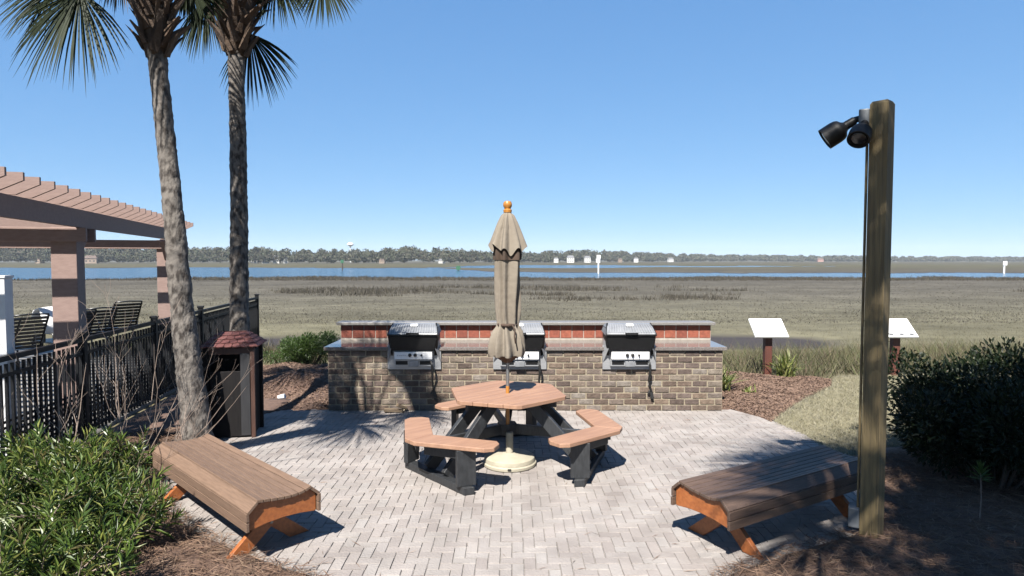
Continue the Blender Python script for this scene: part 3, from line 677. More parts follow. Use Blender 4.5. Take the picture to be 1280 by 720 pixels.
# top: six planks across, clipped to the hexagon with its corners trimmed
def hex_clip(y0, y1):
    bm = bmesh.new(); c = []
    for k in range(6):
        for s in (-1, 1):
            a = R(60 * k) + s * R(2.2); c.append((hexr * math.cos(a) * .995, hexr * math.sin(a) * .995))
    f = bm.faces.new([bm.verts.new((x, y, 0)) for x, y in c])
    for yy, nn in ((y0, -1), (y1, 1)):
        bmesh.ops.bisect_plane(bm, geom=bm.verts[:] + bm.edges[:] + bm.faces[:], plane_co=(0, yy, 0), plane_no=(0, nn, 0), clear_outer=True)
    pts = [(v.co.x, v.co.y) for v in list(bm.faces)[0].verts]; bm.free(); return pts
HW = hexr * math.sin(R(60)); npk = 8; pw = 2 * HW / npk
for i in range(npk):
    y0 = -HW + i * pw; poly = hex_clip(y0 + .003 if i else -9, y0 + pw - .003 if i < npk - 1 else 9)
    MB().prism(poly, TZ - .038, TZ).build('top_plank', M['table_plastic'], tb, bevel=.004)
SZ = .445
for k in range(3):
    ax = R(180 + 120 * k)          # bearing of each seat corner, as seen from the table's own axes
    Rm = Matrix.Rotation(ax, 4, 'Z')
    # angled seat: two arms at 120 degrees, outer corner trimmed (local x points outward)
    ro, ri, L = 1.20, .87, .80
    def arm_pt(r, t): return (r - t * math.cos(R(60)), t * math.sin(R(60)))
    wseat = .27
    nx, ny = math.cos(R(30)), math.sin(R(30))
    for sgn in (1, -1):
        o1 = (1.235, 0.0); d = (-math.cos(R(60)), math.sin(R(60)))
        q = [(1.19, 0), (1.19, .075), (o1[0] + d[0] * L - .0, o1[1] + d[1] * L - .03), (o1[0] + d[0] * (L + .05) - nx * .07, o1[1] + d[1] * (L + .05) - ny * .07),
             (o1[0] + d[0] * (L + .05) - nx * (wseat - .07), o1[1] + d[1] * (L + .05) - ny * (wseat - .07)), (o1[0] + d[0] * L - nx * wseat, o1[1] + d[1] * L - ny * wseat + .0), (1.235 - wseat / nx, 0)]
        q = [(x, y * sgn) for x, y in q]
        if sgn < 0: q.reverse()
        # split every arm lengthwise in two boards is not visible: one moulded board per arm with a mitre joint at the corner
        q = [(x, y + sgn * .0015) if abs(y) < 1e-6 else (x, y) for x, y in q]
        MB().prism(q, SZ - .04, SZ, Rm).build('seat', M['table_plastic'], tb, bevel=.006)
    # frame: ground beam between the two uprights, uprights, apron, slanted leg, brace to the hub
    gx = .89
    fr = []
    m_ = MB().prism([(gx - .045, -.54), (gx + .045, -.50), (gx + .045, .50), (gx - .045, .54)], 0.003, .072, Rm); m_.build('ground_beam', M['black_plastic'], tb, bevel=.005)
    for s in (-1, 1):
        q = [(gx - .10, s * .455), (gx + .07, s * .405), (gx + .085, s * .455), (gx - .085, s * .51)]
        if s < 0: q.reverse()
        MB().prism(q, .072, SZ - .042, Rm).build('seat_leg', M['black_plastic'], tb, bevel=.005)
        a = Rm @ Vector((gx - .02, s * .43, SZ - .095)); b = Rm @ Vector((1.06, s * .06, SZ - .095))
        MB().bar(a, b, .035, .10).build('seat_apron', M['black_plastic'], tb, bevel=.005)
    for s in (-1, 1):
        a = Rm @ Vector((.27, s * .10, TZ - .06)); b = Rm @ Vector((gx - .01, s * .15, .075))
        MB().bar(a, b, .05, .125, Rm @ Vector((1, 0, .8))).build('leg', M['black_plastic'], tb, bevel=.005)
        c = a.lerp(b, .12) + (Rm @ Vector((.05, 0, .07)))
        MB().lathe([(.012, 0), (.012, .012), (.006, .016)], 10, c, Rm.to_3x3() @ Matrix.Rotation(R(60), 3, 'Y')).build('bolt', M['bolt'], tb)
    a = Rm @ Vector((.04, 0, .345)); b = Rm @ Vector((.99, 0, .345)); MB().bar(a, b, .04, .10).build('brace', M['black_plastic'], tb, bevel=.005)
    a = Rm @ Vector((.06, 0, TZ - .08)); b = Rm @ Vector((.53, 0, TZ - .08)); MB().bar(a, b, .04, .078).build('top_batten', M['black_plastic'], tb, bevel=.004)
MB().lathe([(.11, .29), (.11, .40)], 6, cap=True).build('hub', M['black_plastic'], tb, bevel=.005)

# ------------------------------------------------------------------ umbrella and its base
UB = (-.045, 6.40, 0)
st = empty('weighted_stand', (UB[0] + .02, UB[1] - .06, 0), 0, 'round cream umbrella base on the pavers under the picnic table', 'umbrella base')
MB().lathe([(.27, .004), (.275, .012), (.275, .035), (.262, .045), (.262, .058), (.255, .085), (.235, .098), (.08, .112), (.05, .122)], 48).build('base_disc', M['cream'], st, smooth=True, angle=30)
MB().lathe([(.038, .118), (.036, .33), (.034, .335)], 20).build('sleeve', M['cream'], st, smooth=True, angle=30)
MB().box((.0, -.272, .03), (.035, .02, .018)).build('drain_plug', M['black_rubber'], st, bevel=.003)
um = empty('umbrella', UB, 0, 'folded tan canvas umbrella on a pole through the picnic table', 'umbrella')
MB().lathe([(.019, .337), (.019, .80)], 16).build('lower_pole', M['turned_wood'], um, smooth=True, angle=40)
MB().lathe([(.017, .80), (.017, 2.60)], 16).build('upper_pole', M['pole_metal'], um, smooth=True, angle=40)
MB().lathe([(.02, 2.575), (.042, 2.585), (.044, 2.61), (.03, 2.622), (.045, 2.65), (.046, 2.672), (.036, 2.695), (.012, 2.703)], 20).build('finial', M['turned_wood'], um, smooth=True, angle=40)
def folds(amp, ph, k=8):
    def fn(a, r, z):
        w_ = 1.6 * math.sin(z * 4.1 + ph)
        s = .5 + .5 * math.cos(k * (a + .10 * w_ + .12 * math.sin(3 * a + ph) + .06 * math.sin(9 * z)) + ph); s = s ** 1.5
        return r * (1 - amp + amp * 1.25 * s) * (1 + .10 * math.sin(2 * a + z * 5 + ph) + .05 * math.sin(3 * a - z * 7))
    return fn
body = [(.170, 1.115), (.178, 1.15), (.172, 1.22), (.155, 1.30), (.135, 1.37), (.105, 1.415), (.097, 1.45), (.108, 1.50), (.116, 1.58), (.120, 1.70), (.124, 1.85), (.130, 2.0), (.134, 2.12), (.128, 2.28), (.10, 2.42), (.06, 2.52), (.03, 2.57)]
MB().lathe(body, 128, fn=folds(.34, .4), cap=False).build('canopy', M['canvas'], um, smooth=True)
MB().lathe([(.165, 1.125), (.10, 1.09), (.035, 1.045), (.02, 1.04)], 48, fn=folds(.22, .4), cap=False).build('inner_fabric', M['canvas_in'], um, smooth=True)
def scallop(a, r, z):
    k = 8; s = .5 + .5 * math.cos(k * (a + .1 * math.sin(3 * a)) + 1.0)
    return r * (1 - .22 + .30 * s) * (1 + .07 * math.sin(2 * a + 1))
vt = MB(); n = 128; rows = [(.180, 2.225), (.162, 2.29), (.127, 2.39), (.095, 2.48), (.062, 2.555), (.036, 2.582)]
for i, (r, z) in enumerate(rows):
    for k in range(n):
        a = 2 * math.pi * k / n; s = .5 + .5 * math.cos(8 * a + 1.0); rr_ = scallop(a, r, z) if i < 5 else r
        dz = (-.035 * (1 - s) + .03 * s + .03 * math.sin(2 * a + .6) + .015 * math.sin(5 * a)) if i == 0 else 0
        vt.v.append((rr_ * math.cos(a), rr_ * math.sin(a), z + dz - (.02 if i == 0 else 0)))
for i in range(len(rows) - 1):
    for k in range(n): vt.f.append((i * n + k, i * n + (k + 1) % n, (i + 1) * n + (k + 1) % n, (i + 1) * n + k))
vt.build('vent_flap', M['canvas'], um, smooth=True)
MB().lathe([(.150, 2.10), (.155, 2.16), (.14, 2.22)], 64, fn=folds(.34, .4), cap=False).build('vent_lining', M['canvas_in'], um, smooth=True)
MB().lathe([(.10, 1.422), (.109, 1.43), (.109, 1.446), (.10, 1.452)], 64, fn=lambda a, r, z: r * (1 + .05 * math.sin(3 * a))).build('tie_strap', M['canvas_in'], um, smooth=True)
MB().tube([(.05, -.11, 1.44), (.075, -.135, 1.40), (.07, -.14, 1.33), (.082, -.15, 1.26)], .008, 6).build('tie_end', M['canvas_in'], um, smooth=True)

# ------------------------------------------------------------------ two contoured benches
def make_bench(near_end, far_end, slat_mat, label):
    a, b = Vector(near_end), Vector(far_end); L = (b - a).length; ang = math.atan2(b.y - a.y, b.x - a.x)
    o = empty('bench', ((a.x + b.x) / 2, (a.y + b.y) / 2, 0), ang, label, 'bench', 'contoured benches on the patio')
    hw = .275
    def top(t): return .450 - .014 * math.cos(t * math.pi / 2 * 1.0) + .012 * abs(t) ** 3 + .006 * math.sin(t * 3)   # t -1..1, dished seat
    prof = [(-hw, .262), (-hw, .325), (-hw, .392)]                        # lower and upper nosing slats
    strips = [((-hw, .255), (-hw, .318)), ((-hw, .324), (-hw, .385)), ((-hw + .004, .392), (-.205, .452))]
    ns = 8; xs = [-.20 + .40 * i / ns for i in range(ns + 1)]
    for i in range(ns): strips.append(((xs[i] + .002, top(xs[i] / .2)), (xs[i + 1] - .002, top(xs[i + 1] / .2))))
    strips += [((.205, .452), (hw - .004, .392)), ((hw, .385), (hw, .324)), ((hw, .318), (hw, .255))]
    for i, ((x0, z0), (x1, z1)) in enumerate(strips):
        d = Vector((x1 - x0, z1 - z0)).normalized(); nrm = Vector((-d.y, d.x)); th = .022
        q = [(x0, z0), (x1, z1), (x1 - nrm.x * th, z1 - nrm.y * th), (x0 - nrm.x * th, z0 - nrm.y * th)]
        e = random.uniform(-.004, .004)
        m_ = MB(); n0 = []
        for sx, xx in ((-1, -L / 2 + e), (1, L / 2 + e)):
            m_.v += [(xx, y, z) for y, z in q]
        m_.f = [(0, 1, 2, 3), (7, 6, 5, 4), (0, 4, 5, 1), (1, 5, 6, 2), (2, 6, 7, 3), (3, 7, 4, 0)]
        m_.build('slat', slat_mat, o, bevel=.003)
    # shaped orange end boards under the slats, with a bowed top and scooped underside
    for s in (-1, 1):
        x = s * (L / 2 - .045)
        up = [(-.248, .385), (-.20, .425)] + [(-.2 + .4 * i / 8, top(-1 + i / 4) - .026) for i in range(1, 8)] + [(.20, .425), (.248, .385)]
        lo = [(.248, .262), (.235, .255), (.12, .272), (0, .278), (-.12, .272), (-.235, .255), (-.248, .262)]
        poly = up + lo
        Mx = Matrix(((0, 0, 1, 0), (1, 0, 0, 0), (0, 1, 0, 0), (0, 0, 0, 1)))       # (y, z) outline pulled along x
        MB().prism(list(reversed(poly)), x - .02, x + .02, Mx).build('end_board', M['orange_wood'], o, bevel=.004)
        # crossed legs
        xl = s * (L / 2 - .27)
        for k, t in ((0, 1), (1, -1)):
            xx = xl + (.022 if k else -.022)
            yb, yt = t * .245, -t * .19
            hwid = .078
            q = [(yb - hwid, 0.003), (yb + hwid, 0.003), (yt + hwid, .385), (yt - hwid, .385)]
            MB().prism(q, xx - .02, xx + .02, Mx).build('leg', M['orange_wood'], o, bevel=.004)
        MB().box((xl, 0, .345), (.09, .44, .06)).build('cross_rail', M['orange_wood'], o, bevel=.004)
        for zz, yy in ((.235, .0), (.185, .0)):
            MB().lathe([(.013, 0), (.013, .008), (.007, .012)], 10, (xl + s * .043, yy, zz), Matrix.Rotation(R(90 * s), 3, 'Y')).build('bolt', M['bolt'], o)
    MB().box((0, 0, .345), (L - .70, .05, .09)).build('stretcher', M['orange_wood'], o, bevel=.004)
    return o
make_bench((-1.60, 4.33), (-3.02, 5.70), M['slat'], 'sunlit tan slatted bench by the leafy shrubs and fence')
make_bench((1.34, 4.40), (2.86, 5.30), M['slat_shaded'], 'shaded brown slatted bench beside the wooden lamp post')

# ------------------------------------------------------------------ lamp post
LP = Vector((2.71, 4.62, 0))
lp = empty('lamp_post', LP, 0, 'tall square treated pine lamp post with black floodlights', 'lamp post')
ra = math.atan2(-.643, -.766) + math.pi
rotm = Matrix.Rotation(ra, 3, 'Z')
PH = 3.255
pm = MB().box((0, 0, PH / 2 - .05), (.126, .126, PH + .1 - .03), rotm)
pm.v += []; pm.build('post', M['post_wood'], lp, bevel=.0025)
MB().box((0, 0, PH - .008), (.126, .126, .022), rotm, taper=.80).build('post_top', M['post_wood'], lp)
vl = Vector((-.866, .5, 0)); vc = Vector((-.5, -.866, 0))           # left and towards the viewer, seen from the path
side = vl * .115
jb = MB().box(tuple(vl * .115 + Vector((0, 0, 3.13))), (.07, .10, .16), Matrix.Rotation(math.atan2(.5, -.866), 3, 'Z')).build('junction_box', M['grey_plastic'], lp, bevel=.008)
def lamp_head(start, axis, ln, r):
    a = Vector(axis).normalized(); q = a.to_track_quat('Z', 'Y').to_matrix()
    h = MB().lathe([(.03, -.10), (.034, -.03), (.045, -.015), (r * .82, 0), (r * .95, .02), (r, .05), (r, ln), (r * .93, ln), (r * .9, ln - .012)], 28, start, q).build('lamp_head', M['black_metal'], lp, smooth=True, angle=32)
    MB().lathe([(r * .9, ln - .014), (r * .5, ln - .006), (.002, ln - .004)], 24, start, q).build('lens', M['lamp_glass'], h, smooth=True)
    return h
h1 = vl * .26 + vc * .02 + Vector((0, 0, 3.085))
lamp_head(h1, (vl * .80 + vc * .10 + Vector((0, 0, -.52))), .135, .084)
h2 = vl * .125 + vc * .085 + Vector((0, 0, 3.05))
lamp_head(h2, (vl * .20 + vc * .75 + Vector((0, 0, -.75))), .12, .076)
MB().tube([vl * .13 + Vector((0, 0, 3.15)), vl * .17 + Vector((0, 0, 3.145)), vl * .25 + Vector((0, 0, 3.09))], [.026, .024, .026], 12).build('lamp_arm', M['black_metal'], lp, smooth=True, angle=40)
MB().tube([vl * .12 + Vector((0, 0, 3.12)), vl * .12 + vc * .05 + Vector((0, 0, 3.09)), vl * .125 + vc * .085 + Vector((0, 0, 3.055))], .022, 12).build('lamp_arm', M['black_metal'], lp, smooth=True, angle=40)
MB().tube([vl * .092 + Vector((0, 0, 3.06)), vl * .092 + Vector((0, 0, 2.2)), vl * .092 + Vector((0, 0, .22))], .010, 8).build('conduit', M['post_wood'], lp)
MB().box(tuple(vl * .118 + vc * .0 + Vector((0, 0, .15))), (.075, .10, .15), Matrix.Rotation(math.atan2(.5, -.866), 3, 'Z')).build('outlet_box', M['grey_plastic'], lp, bevel=.008)

# ------------------------------------------------------------------ interpretive signs
def make_sign(x, y, z0, label, marks):
    s = empty('information_sign', (x, y, z0), R(0), label, 'sign', 'white information signs at the shore')
    MB().box((0, .02, .42 - z0 / 2 - .1), (.125, .125, .86 - z0), None).build('post', M['sign_post'], s, bevel=.006)
    rot = Matrix.Rotation(R(40), 3, 'X'); c = Vector((0, .0, .86 - z0))
    p = MB().box(c, (.60, .46, .035), rot).build('panel', M['sign_white'], s, bevel=.004)
    nrm = rot @ Vector((0, 0, 1)); xv = rot @ Vector((0, 1, 0))
    if marks:
        for k in (-.17, 0.02, .20): MB().box(c + nrm * .0195 + Vector((k, 0, 0)) - xv * .165, (.075, .045, .003), rot).build('printed_mark', M['sign_mark'], p)
    else:
        for k in range(3): MB().box(c + nrm * .0195 + Vector((.06 + k * .045, 0, 0)) - xv * (.07 - .02 * (k % 2)), (.03, .06, .003), rot).build('printed_mark', M['sign_ink'], p)
    return s
make_sign(4.66, 11.3, -.02, 'white tilted sign on a brown post right of the counter', False)
make_sign(6.98, 11.3, -.02, 'white tilted sign with three dark marks above the dark shrub', True)

# ------------------------------------------------------------------ litter bin enclosure
be = empty('litter_bin_shelter', (-3.36, 7.5, 0), R(11), 'dark boxed litter bin with red brown shingled roof by palm trunk', 'litter bin')
be.scale = (.86, .80, .92)
for s in (-1, 1):
    MB().box((s * .27, 0, .56), (.03, .52, 1.08)).build('side_panel', M['bin_panel'], be, bevel=.004)
    for t in (-1, 1): MB().box((s * .30, t * .285, .58), (.055, .055, 1.16)).build('corner_post', M['bin_trim'] if (s, t) == (1, -1) else M['bin_panel'], be, bevel=.004)
MB().box((0, .27, .56), (.52, .03, 1.08)).build('back_panel', M['bin_panel'], be, bevel=.004)
dp = MB().box((0, -.272, .44), (.52, .03, .84)).build('door', M['bin_panel'], be, bevel=.004)
MB().box((.20, -.291, .56), (.12, .008, 1.06)).build('door_stile', M['bin_door'], dp)
MB().box((-.16, -.295, .5), (.02, .02, .10)).build('handle', M['bin_door'], dp)
MB().lathe([(.17, .02), (.20, .70), (.215, .72), (.215, .76), (.19, .77)], 24, (-.03, .0, 0)).build('bin_liner', M['black_rubber'], be, smooth=True, angle=40)
MB().box((0, -.275, 1.12), (.53, .03, .08)).build('front_rail', M['bin_trim'], be, bevel=.004)
rf = MB().add([(-.37, -.36, 1.17), (.37, -.36, 1.17), (.37, .36, 1.17), (-.37, .36, 1.17), (-.17, -.05, 1.335), (.17, -.05, 1.335), (.17, .05, 1.335), (-.17, .05, 1.335)], [(3, 2, 1, 0), (0, 1, 5, 4), (1, 2, 6, 5), (2, 3, 7, 6), (3, 0, 4, 7), (4, 5, 6, 7)]).build('roof', M['bin_panel'], be)
def lerp3(a, b, t): return Vector(a).lerp(Vector(b), t)
for (A, B, Cc, D) in (((-.37, -.36, 1.18), (.37, -.36, 1.18), (.17, -.05, 1.345), (-.17, -.05, 1.345)), ((.37, -.36, 1.18), (.37, .36, 1.18), (.17, .05, 1.345), (.17, -.05, 1.345)),
                      ((.37, .36, 1.18), (-.37, .36, 1.18), (-.17, .05, 1.345), (.17, .05, 1.345)), ((-.37, .36, 1.18), (-.37, -.36, 1.18), (-.17, -.05, 1.345), (-.17, .05, 1.345))):
    for r_ in range(4):
        t0, t1 = r_ / 4 - .03, (r_ + 1) / 4
        n_ = 7 - r_
        nrm = (Vector(B) - Vector(A)).cross(Vector(D) - Vector(A)).normalized()
        for i in range(n_):
            u0, u1 = i / n_ + .006, (i + 1) / n_ - .006
            p = lambda u, t: lerp3(lerp3(A, B, u), lerp3(D, Cc, u), t)
            q = [p(u0, t0 + .02), p((u0 + u1) / 2, t0 - .015), p(u1, t0 + .02), p(u1, t1), p(u0, t1)]
            hi = [v + nrm * (.016 if k < 3 else .004) for k, v in enumerate(q)]
            MB().add(q + hi, [(5, 6, 7, 8, 9), (0, 1, 6, 5), (1, 2, 7, 6), (2, 3, 8, 7), (3, 4, 9, 8), (4, 0, 5, 9)]).build('shingle', M['shingle'], rf)

# ------------------------------------------------------------------ black picket fence
fe = empty('picket_fence', (-4.72, 5.75, 0), 0, 'black metal picket fence between the shrubs and pool deck', 'fence')
fdir = Vector((-.155, 1, 0)).normalized(); FL0, FL1 = -2.6, 9.4
def fp(t, z=0): return fdir * t + Vector((0, 0, z))
pk = MB().box((0, 0, .60), (.025, .022, 1.06)).mesh('picket'); pk.materials.append(M['fence'])
fang = math.atan2(fdir.y, fdir.x) - math.pi / 2
t = FL0
while t < FL1:
    link_mesh('picket', pk, None, fe, fp(t), fang); t += .088
for z, th in ((1.185, .05), (1.03, .035), (.14, .035)):
    MB().bar(fp(FL0, z), fp(FL1, z), .05 if z > 1.1 else .035, th).build('rail', M['fence'], fe)
t = FL0
while t <= FL1 + .01:
    po = MB().box(fp(t, .62), (.075, .075, 1.26), Matrix.Rotation(fang, 3, 'Z')).build('fence_post', M['fence'], fe, bevel=.004)
    MB().box(fp(t, 1.265), (.095, .095, .03), Matrix.Rotation(fang, 3, 'Z')).build('post_cap', M['fence'], po); t += 2.0
# slim level bars added inside the pickets along the lower half
gm = MB()
for i in range(8): gm.bar(fp(FL0, .19 + i * .055) + Vector((-.035, 0, 0)), fp(FL1, .19 + i * .055) + Vector((-.035, 0, 0)), .006, .026)
gm.build('lower_bars', M['fence'], fe)['kind'] = 'stuff'
wp = pix(6, 447, y=5.95)
wpo = empty('white_post', (wp.x - .065, 6.0, 0), R(14), 'white painted square post at the left edge behind the fence', 'post')
MB().box((0, 0, .965), (.15, .15, 1.93)).build('shaft', M['white_post'], wpo, bevel=.004); MB().box((0, 0, 1.94), (.17, .17, .025)).build('cap', M['white_post'], wpo, bevel=.004)

# ------------------------------------------------------------------ pergola
pg = empty('pergola', (-6.04, 8.5, 0), 0, 'pinkish brown timber pergola with notched rafters over pool deck', 'pergola')
bdir = Vector((-.31, 1, 0)).normalized(); bang = math.atan2(bdir.y, bdir.x) - math.pi / 2
bx = Vector((bdir.y, -bdir.x, 0))               # outward, to the right
def gp(t, s, z): return bdir * t + bx * s + Vector((0, 0, z))
RP = Matrix.Rotation(bang, 3, 'Z')
PT1 = 5.7
for t in (0, PT1):
    for s in (.0, -3.5):
        MB().box(gp(t, s, 1.27), (.30, .30, 2.54), RP).build('pergola_post', M['pergola'], pg, bevel=.008)
for s in (.02, -3.5):
    for ds in (.17,): MB().bar(gp(-4.2, s + ds, 2.655), gp(PT1 + .75, s + ds, 2.655), .055, .24).build('beam', M['pergola'], pg, bevel=.005)
for t in (0, PT1):
    for dt in (-.175, .175): MB().bar(gp(t + dt, -4.2, 2.44), gp(t + dt, .28, 2.44), .055, .185).build('cross_beam', M['pergola'], pg, bevel=.005)
for t in (0, PT1):
    s2 = 1 if t == 0 else -1; MB().bar(gp(t + s2 * .1, .05, 2.10), gp(t + s2 * .55, .05, 2.53), .07, .09, bx).build('brace', M['pergola'], pg, bevel=.004)
ro = [(.45, 2.975), (.45, 2.895), (.23, 2.785), (-4.15, 2.79), (-4.35, 2.90), (-4.35, 2.975)]
RM = Matrix(((bx.x, 0, bdir.x, 0), (bx.y, 0, bdir.y, 0), (0, 1, 0, 0), (0, 0, 0, 1)))
raf = MB().prism(list(reversed(ro)), -.02, .02, RM).mesh('rafter'); raf.materials.append(M['pergola'])
t = -4.0
while t < PT1 + .75:
    o = link_mesh('rafter', raf, None, pg, gp(t, 0, 0)); t += .385
# ------------------------------------------------------------------ pool loungers behind the fence
def make_lounger():
    g = empty('pool_lounger', (0, 0, 0), 0, 'x', 'lounger', 'strapped pool loungers behind the fence')
    for s in (-1, 1):
        MB().tube([(1.05, s * .31, .36), (.1, s * .31, .36), (-.02, s * .31, .40), (-.42, s * .31, 1.10), (-.46, s * .29, 1.14)], .018, 8).build('side_rail', M['chair_frame'], g, smooth=True)
        for x in (.9, .05): MB().tube([(x, s * .30, .36), (x, s * .30, .0)], .018, 8).build('leg', M['chair_frame'], g, smooth=True)
        MB().tube([(-.05, s * .34, .40), (-.05, s * .36, .60), (.30, s * .36, .60), (.36, s * .34, .38)], .018, 8).build('armrest', M['chair_frame'], g, smooth=True)
    MB().tube([(-.46, -.29, 1.14), (-.475, 0, 1.155), (-.46, .29, 1.14)], .018, 8).build('top_rail', M['chair_frame'], g, smooth=True)
    sb = MB().box((0, 0, 0), (.012, .64, .065)).mesh('strap'); sb.materials.append(M['strap'])
    for i in range(9):
        t = (i + .4) / 9; o = link_mesh('strap', sb, None, g, (-.02 - .40 * t, 0, .41 + .70 * t)); o.rotation_euler = (0, R(-30), 0)
    for i in range(11):
        o = link_mesh('strap', sb, None, g, (.12 + i * .085, 0, .375)); o.rotation_euler = (0, R(90), 0)
    return g
lg = make_lounger()
spots = [(10, 400, 11.2, 150, 'strapped pool lounger right beside the white post'), (47, 392, 12.0, 150, 'strapped pool lounger left of the pergola post, by the white towel'),
         (108, 392, 13.4, 150, 'strapped pool lounger just right of the near pergola post'), (136, 384, 13.8, 145, 'strapped pool lounger with raised back, second from the palm trunk'), (168, 376, 15.2, 145, 'tallest strapped pool lounger back, nearest the leaning palm trunk')]
for i, (u, v, y, a, lab) in enumerate(spots):
    p = pix(u, v, y=y); o = lg if i == 0 else copy_tree(lg)
    o.location = (p.x - .35, y, p.z - 1.14 if p.z < 1.2 else .06); o.location.z = 0.004; o.rotation_euler = (0, 0, R(a)); o['label'] = lab
    sc_ = max(.9, min(1.2, p.z / 1.15)); o.scale = (1, 1, sc_)
tw = pix(62, 388, y=12.7)
to = MB(); n = 8
for i in range(n + 1):
    for j in range(5):
        t = i / n; to.v.append((-.25 + .5 * t + .02 * math.sin(j), -.2 + .1 * j, .03 * math.sin(i * 2 + j) + (0 if t < .55 else -(t - .55) * .9) + (.0 if t > .2 else -(.2 - t) * 1.2)))
for i in range(n):
    for j in range(4): a = i * 5 + j; to.f.append((a, a + 1, a + 6, a + 5))
o = to.build('towel', M['towel'], None, smooth=True); o.location = (tw.x, 12.7, tw.z + .02); o.rotation_euler = (0, R(8), R(-25))
sm_ = o.modifiers.new('thick', 'SOLIDIFY'); sm_.thickness = .02
tag(o, 'white towel draped over a lounger back left of pergola post', 'towel')

# ------------------------------------------------------------------ palms
def fan(hub, axis, normal, spread, length, nleaf=42, droop=.35, width=.035, seed=0):
    """one palmetto leaf blade: folded leaflets fanned about the hub, tips split and hanging"""
    r = random.Random(seed); a = Vector(axis).normalized(); nrm = Vector(normal); nrm = (nrm - a * nrm.dot(a)).normalized(); s = nrm.cross(a)
    m_ = MB()
    for i in range(nleaf):
        t = (i + .5) / nleaf * 2 - 1; an = t * spread + r.gauss(0, .025)
        L = length * (1 - .30 * t * t) * r.uniform(.88, 1.08)
        d = (a * math.cos(an) + s * math.sin(an) + nrm * (.16 * math.cos(2 * t) + r.gauss(0, .05))).normalized()
        side = nrm.cross(d).normalized(); up = nrm
        p = Vector(hub); pts = []; g = 0
        for k in range(6):
            q = k / 5; wv_ = width * (.35 + 1.3 * q) * (1 if q < .45 else max(.03, 1 - (q - .45) / .55)) * .8
            pts.append((p.copy(), wv_))
            g = droop * r.uniform(.7, 1.3) * q ** 1.4
            p = p + (d + Vector((0, 0, -1)) * g * 1.6).normalized() * L / 5
        n0 = len(m_.v)
        for q, wv_ in pts:
            m_.v += [tuple(q - side * wv_ + up * wv_ * .5), tuple(q), tuple(q + side * wv_ + up * wv_ * .5)]
        for k in range(5):
            b = n0 + k * 3; m_.f += [(b, b + 1, b + 4, b + 3), (b + 1, b + 2, b + 5, b + 4)]
    return m_
def palm(name, path, radii, crown_c, boots, fronds, label, trunk_n=20, seed=0):
    r = random.Random(seed); root = empty(name, path[0], 0, label, 'palm tree'); o0 = Vector(path[0])
    # bark: dense rings with uneven swellings
    P = [Vector(p) for p in path]; pts = []; rd = []
    for i in range(len(P) - 1):
        for k in range(26):
            t = k / 26; p0, p1, p2, p3 = P[max(i - 1, 0)], P[i], P[i + 1], P[min(i + 2, len(P) - 1)]
            pts.append(.5 * ((2 * p1) + (p2 - p0) * t + (2 * p0 - 5 * p1 + 4 * p2 - p3) * t * t + (3 * p1 - p0 - 3 * p2 + p3) * t ** 3) - o0); rd.append(radii[i] * (1 - t) + radii[i + 1] * t)
    pts.append(P[-1] - o0); rd.append(radii[-1])
    m_ = MB(); m_.tube(pts, rd, trunk_n)
    vv = []
    ax = pts
    for k, q in enumerate(m_.v):
        ring = k // trunk_n; c = ax[min(ring, len(ax) - 1)]; q = Vector(q); d = q - c
        f_ = 1 + .10 * mnoise.noise(q * 7 + Vector((seed, 0, 0))) + .07 * mnoise.noise(q * 19) + .04 * mnoise.noise(Vector((q.x * 6, q.y * 6, q.z * 26))) + .04 * r.uniform(-1, 1)
        vv.append(tuple(c + d * f_))
    m_.v = vv; m_.build('trunk', M['trunk'], root, smooth=True)
    # boots: split leaf bases crossing around the swollen head of the trunk
    zb0, zb1, rb0, rb1, tilt, nb_ = boots
    top = Vector(path[-1]) - o0
    cm = MB().lathe([(rb0 * .8, zb0 - .05), (rb0, zb0 + .05), ((rb0 + rb1) / 2, (zb0 + zb1) / 2), (rb1 * .9, zb1), (rb1 * .5, zb1 + .25)], 18, (0, 0, 0), fn=lambda a, q, z: q * (1 + .12 * math.sin(5 * a + z * 9)))
    zoff = lambda z: top * 1.0
    cm.v = [tuple(Vector(q) + Vector((top.x, top.y, 0))) for q in cm.v]
    cm.build('crown_head', M['boot'], root, smooth=True)
    bm_ = MB().add([(-.05, 0, 0), (.05, 0, 0), (.035, .02, .16), (-.035, .02, .16), (-.022, .10, .30), (.022, .10, .30), (-.05, .02, 0), (.05, .02, 0), (.03, .05, .15), (-.03, .05, .15)],
                   [(0, 1, 2, 3), (3, 2, 5, 4), (7, 6, 9, 8), (8, 9, 4, 5), (0, 3, 9, 6), (1, 7, 8, 2), (3, 4, 9), (2, 8, 5), (0, 6, 7, 1)]).mesh('boot'); bm_.materials.append(M['boot'])
    for k in range(nb_):
        t = k / nb_; a = k * 2.39996 + r.uniform(-.2, .2); z = zb0 - .05 + (zb1 - zb0 + .1) * t; rr_ = rb0 + (rb1 - rb0) * t
        o = link_mesh('boot', bm_, None, root, (top.x + math.cos(a) * rr_ * .93, top.y + math.sin(a) * rr_ * .93, z))
        o.rotation_euler = (r.uniform(-.35, .05) - tilt * t, r.uniform(-.45, .45), a - math.pi / 2); q = r.uniform(.8, 1.25); o.scale = (q, q, q)
    for k, (hub, axis, normal, spread, length, dry) in enumerate(fronds):
        hub = Vector(hub) - o0; st_ = top + Vector((0, 0, zb1 - top.z + .05)) * 1.0
        mid = st_.lerp(hub, .5) + Vector((0, 0, .12 * (hub - st_).length))
        fr = fan(hub, axis, normal, spread, length, 58, .5 if not dry else .9, .0165 if not dry else .014, seed * 100 + k).build('frond', M['frond_dry' if dry else 'frond'], root)
        MB().tube([st_, mid, hub, hub + Vector(axis).normalized() * length * .35], [.028, .018, .013, .004], 6).build('petiole', M['frond'], fr)
    return root
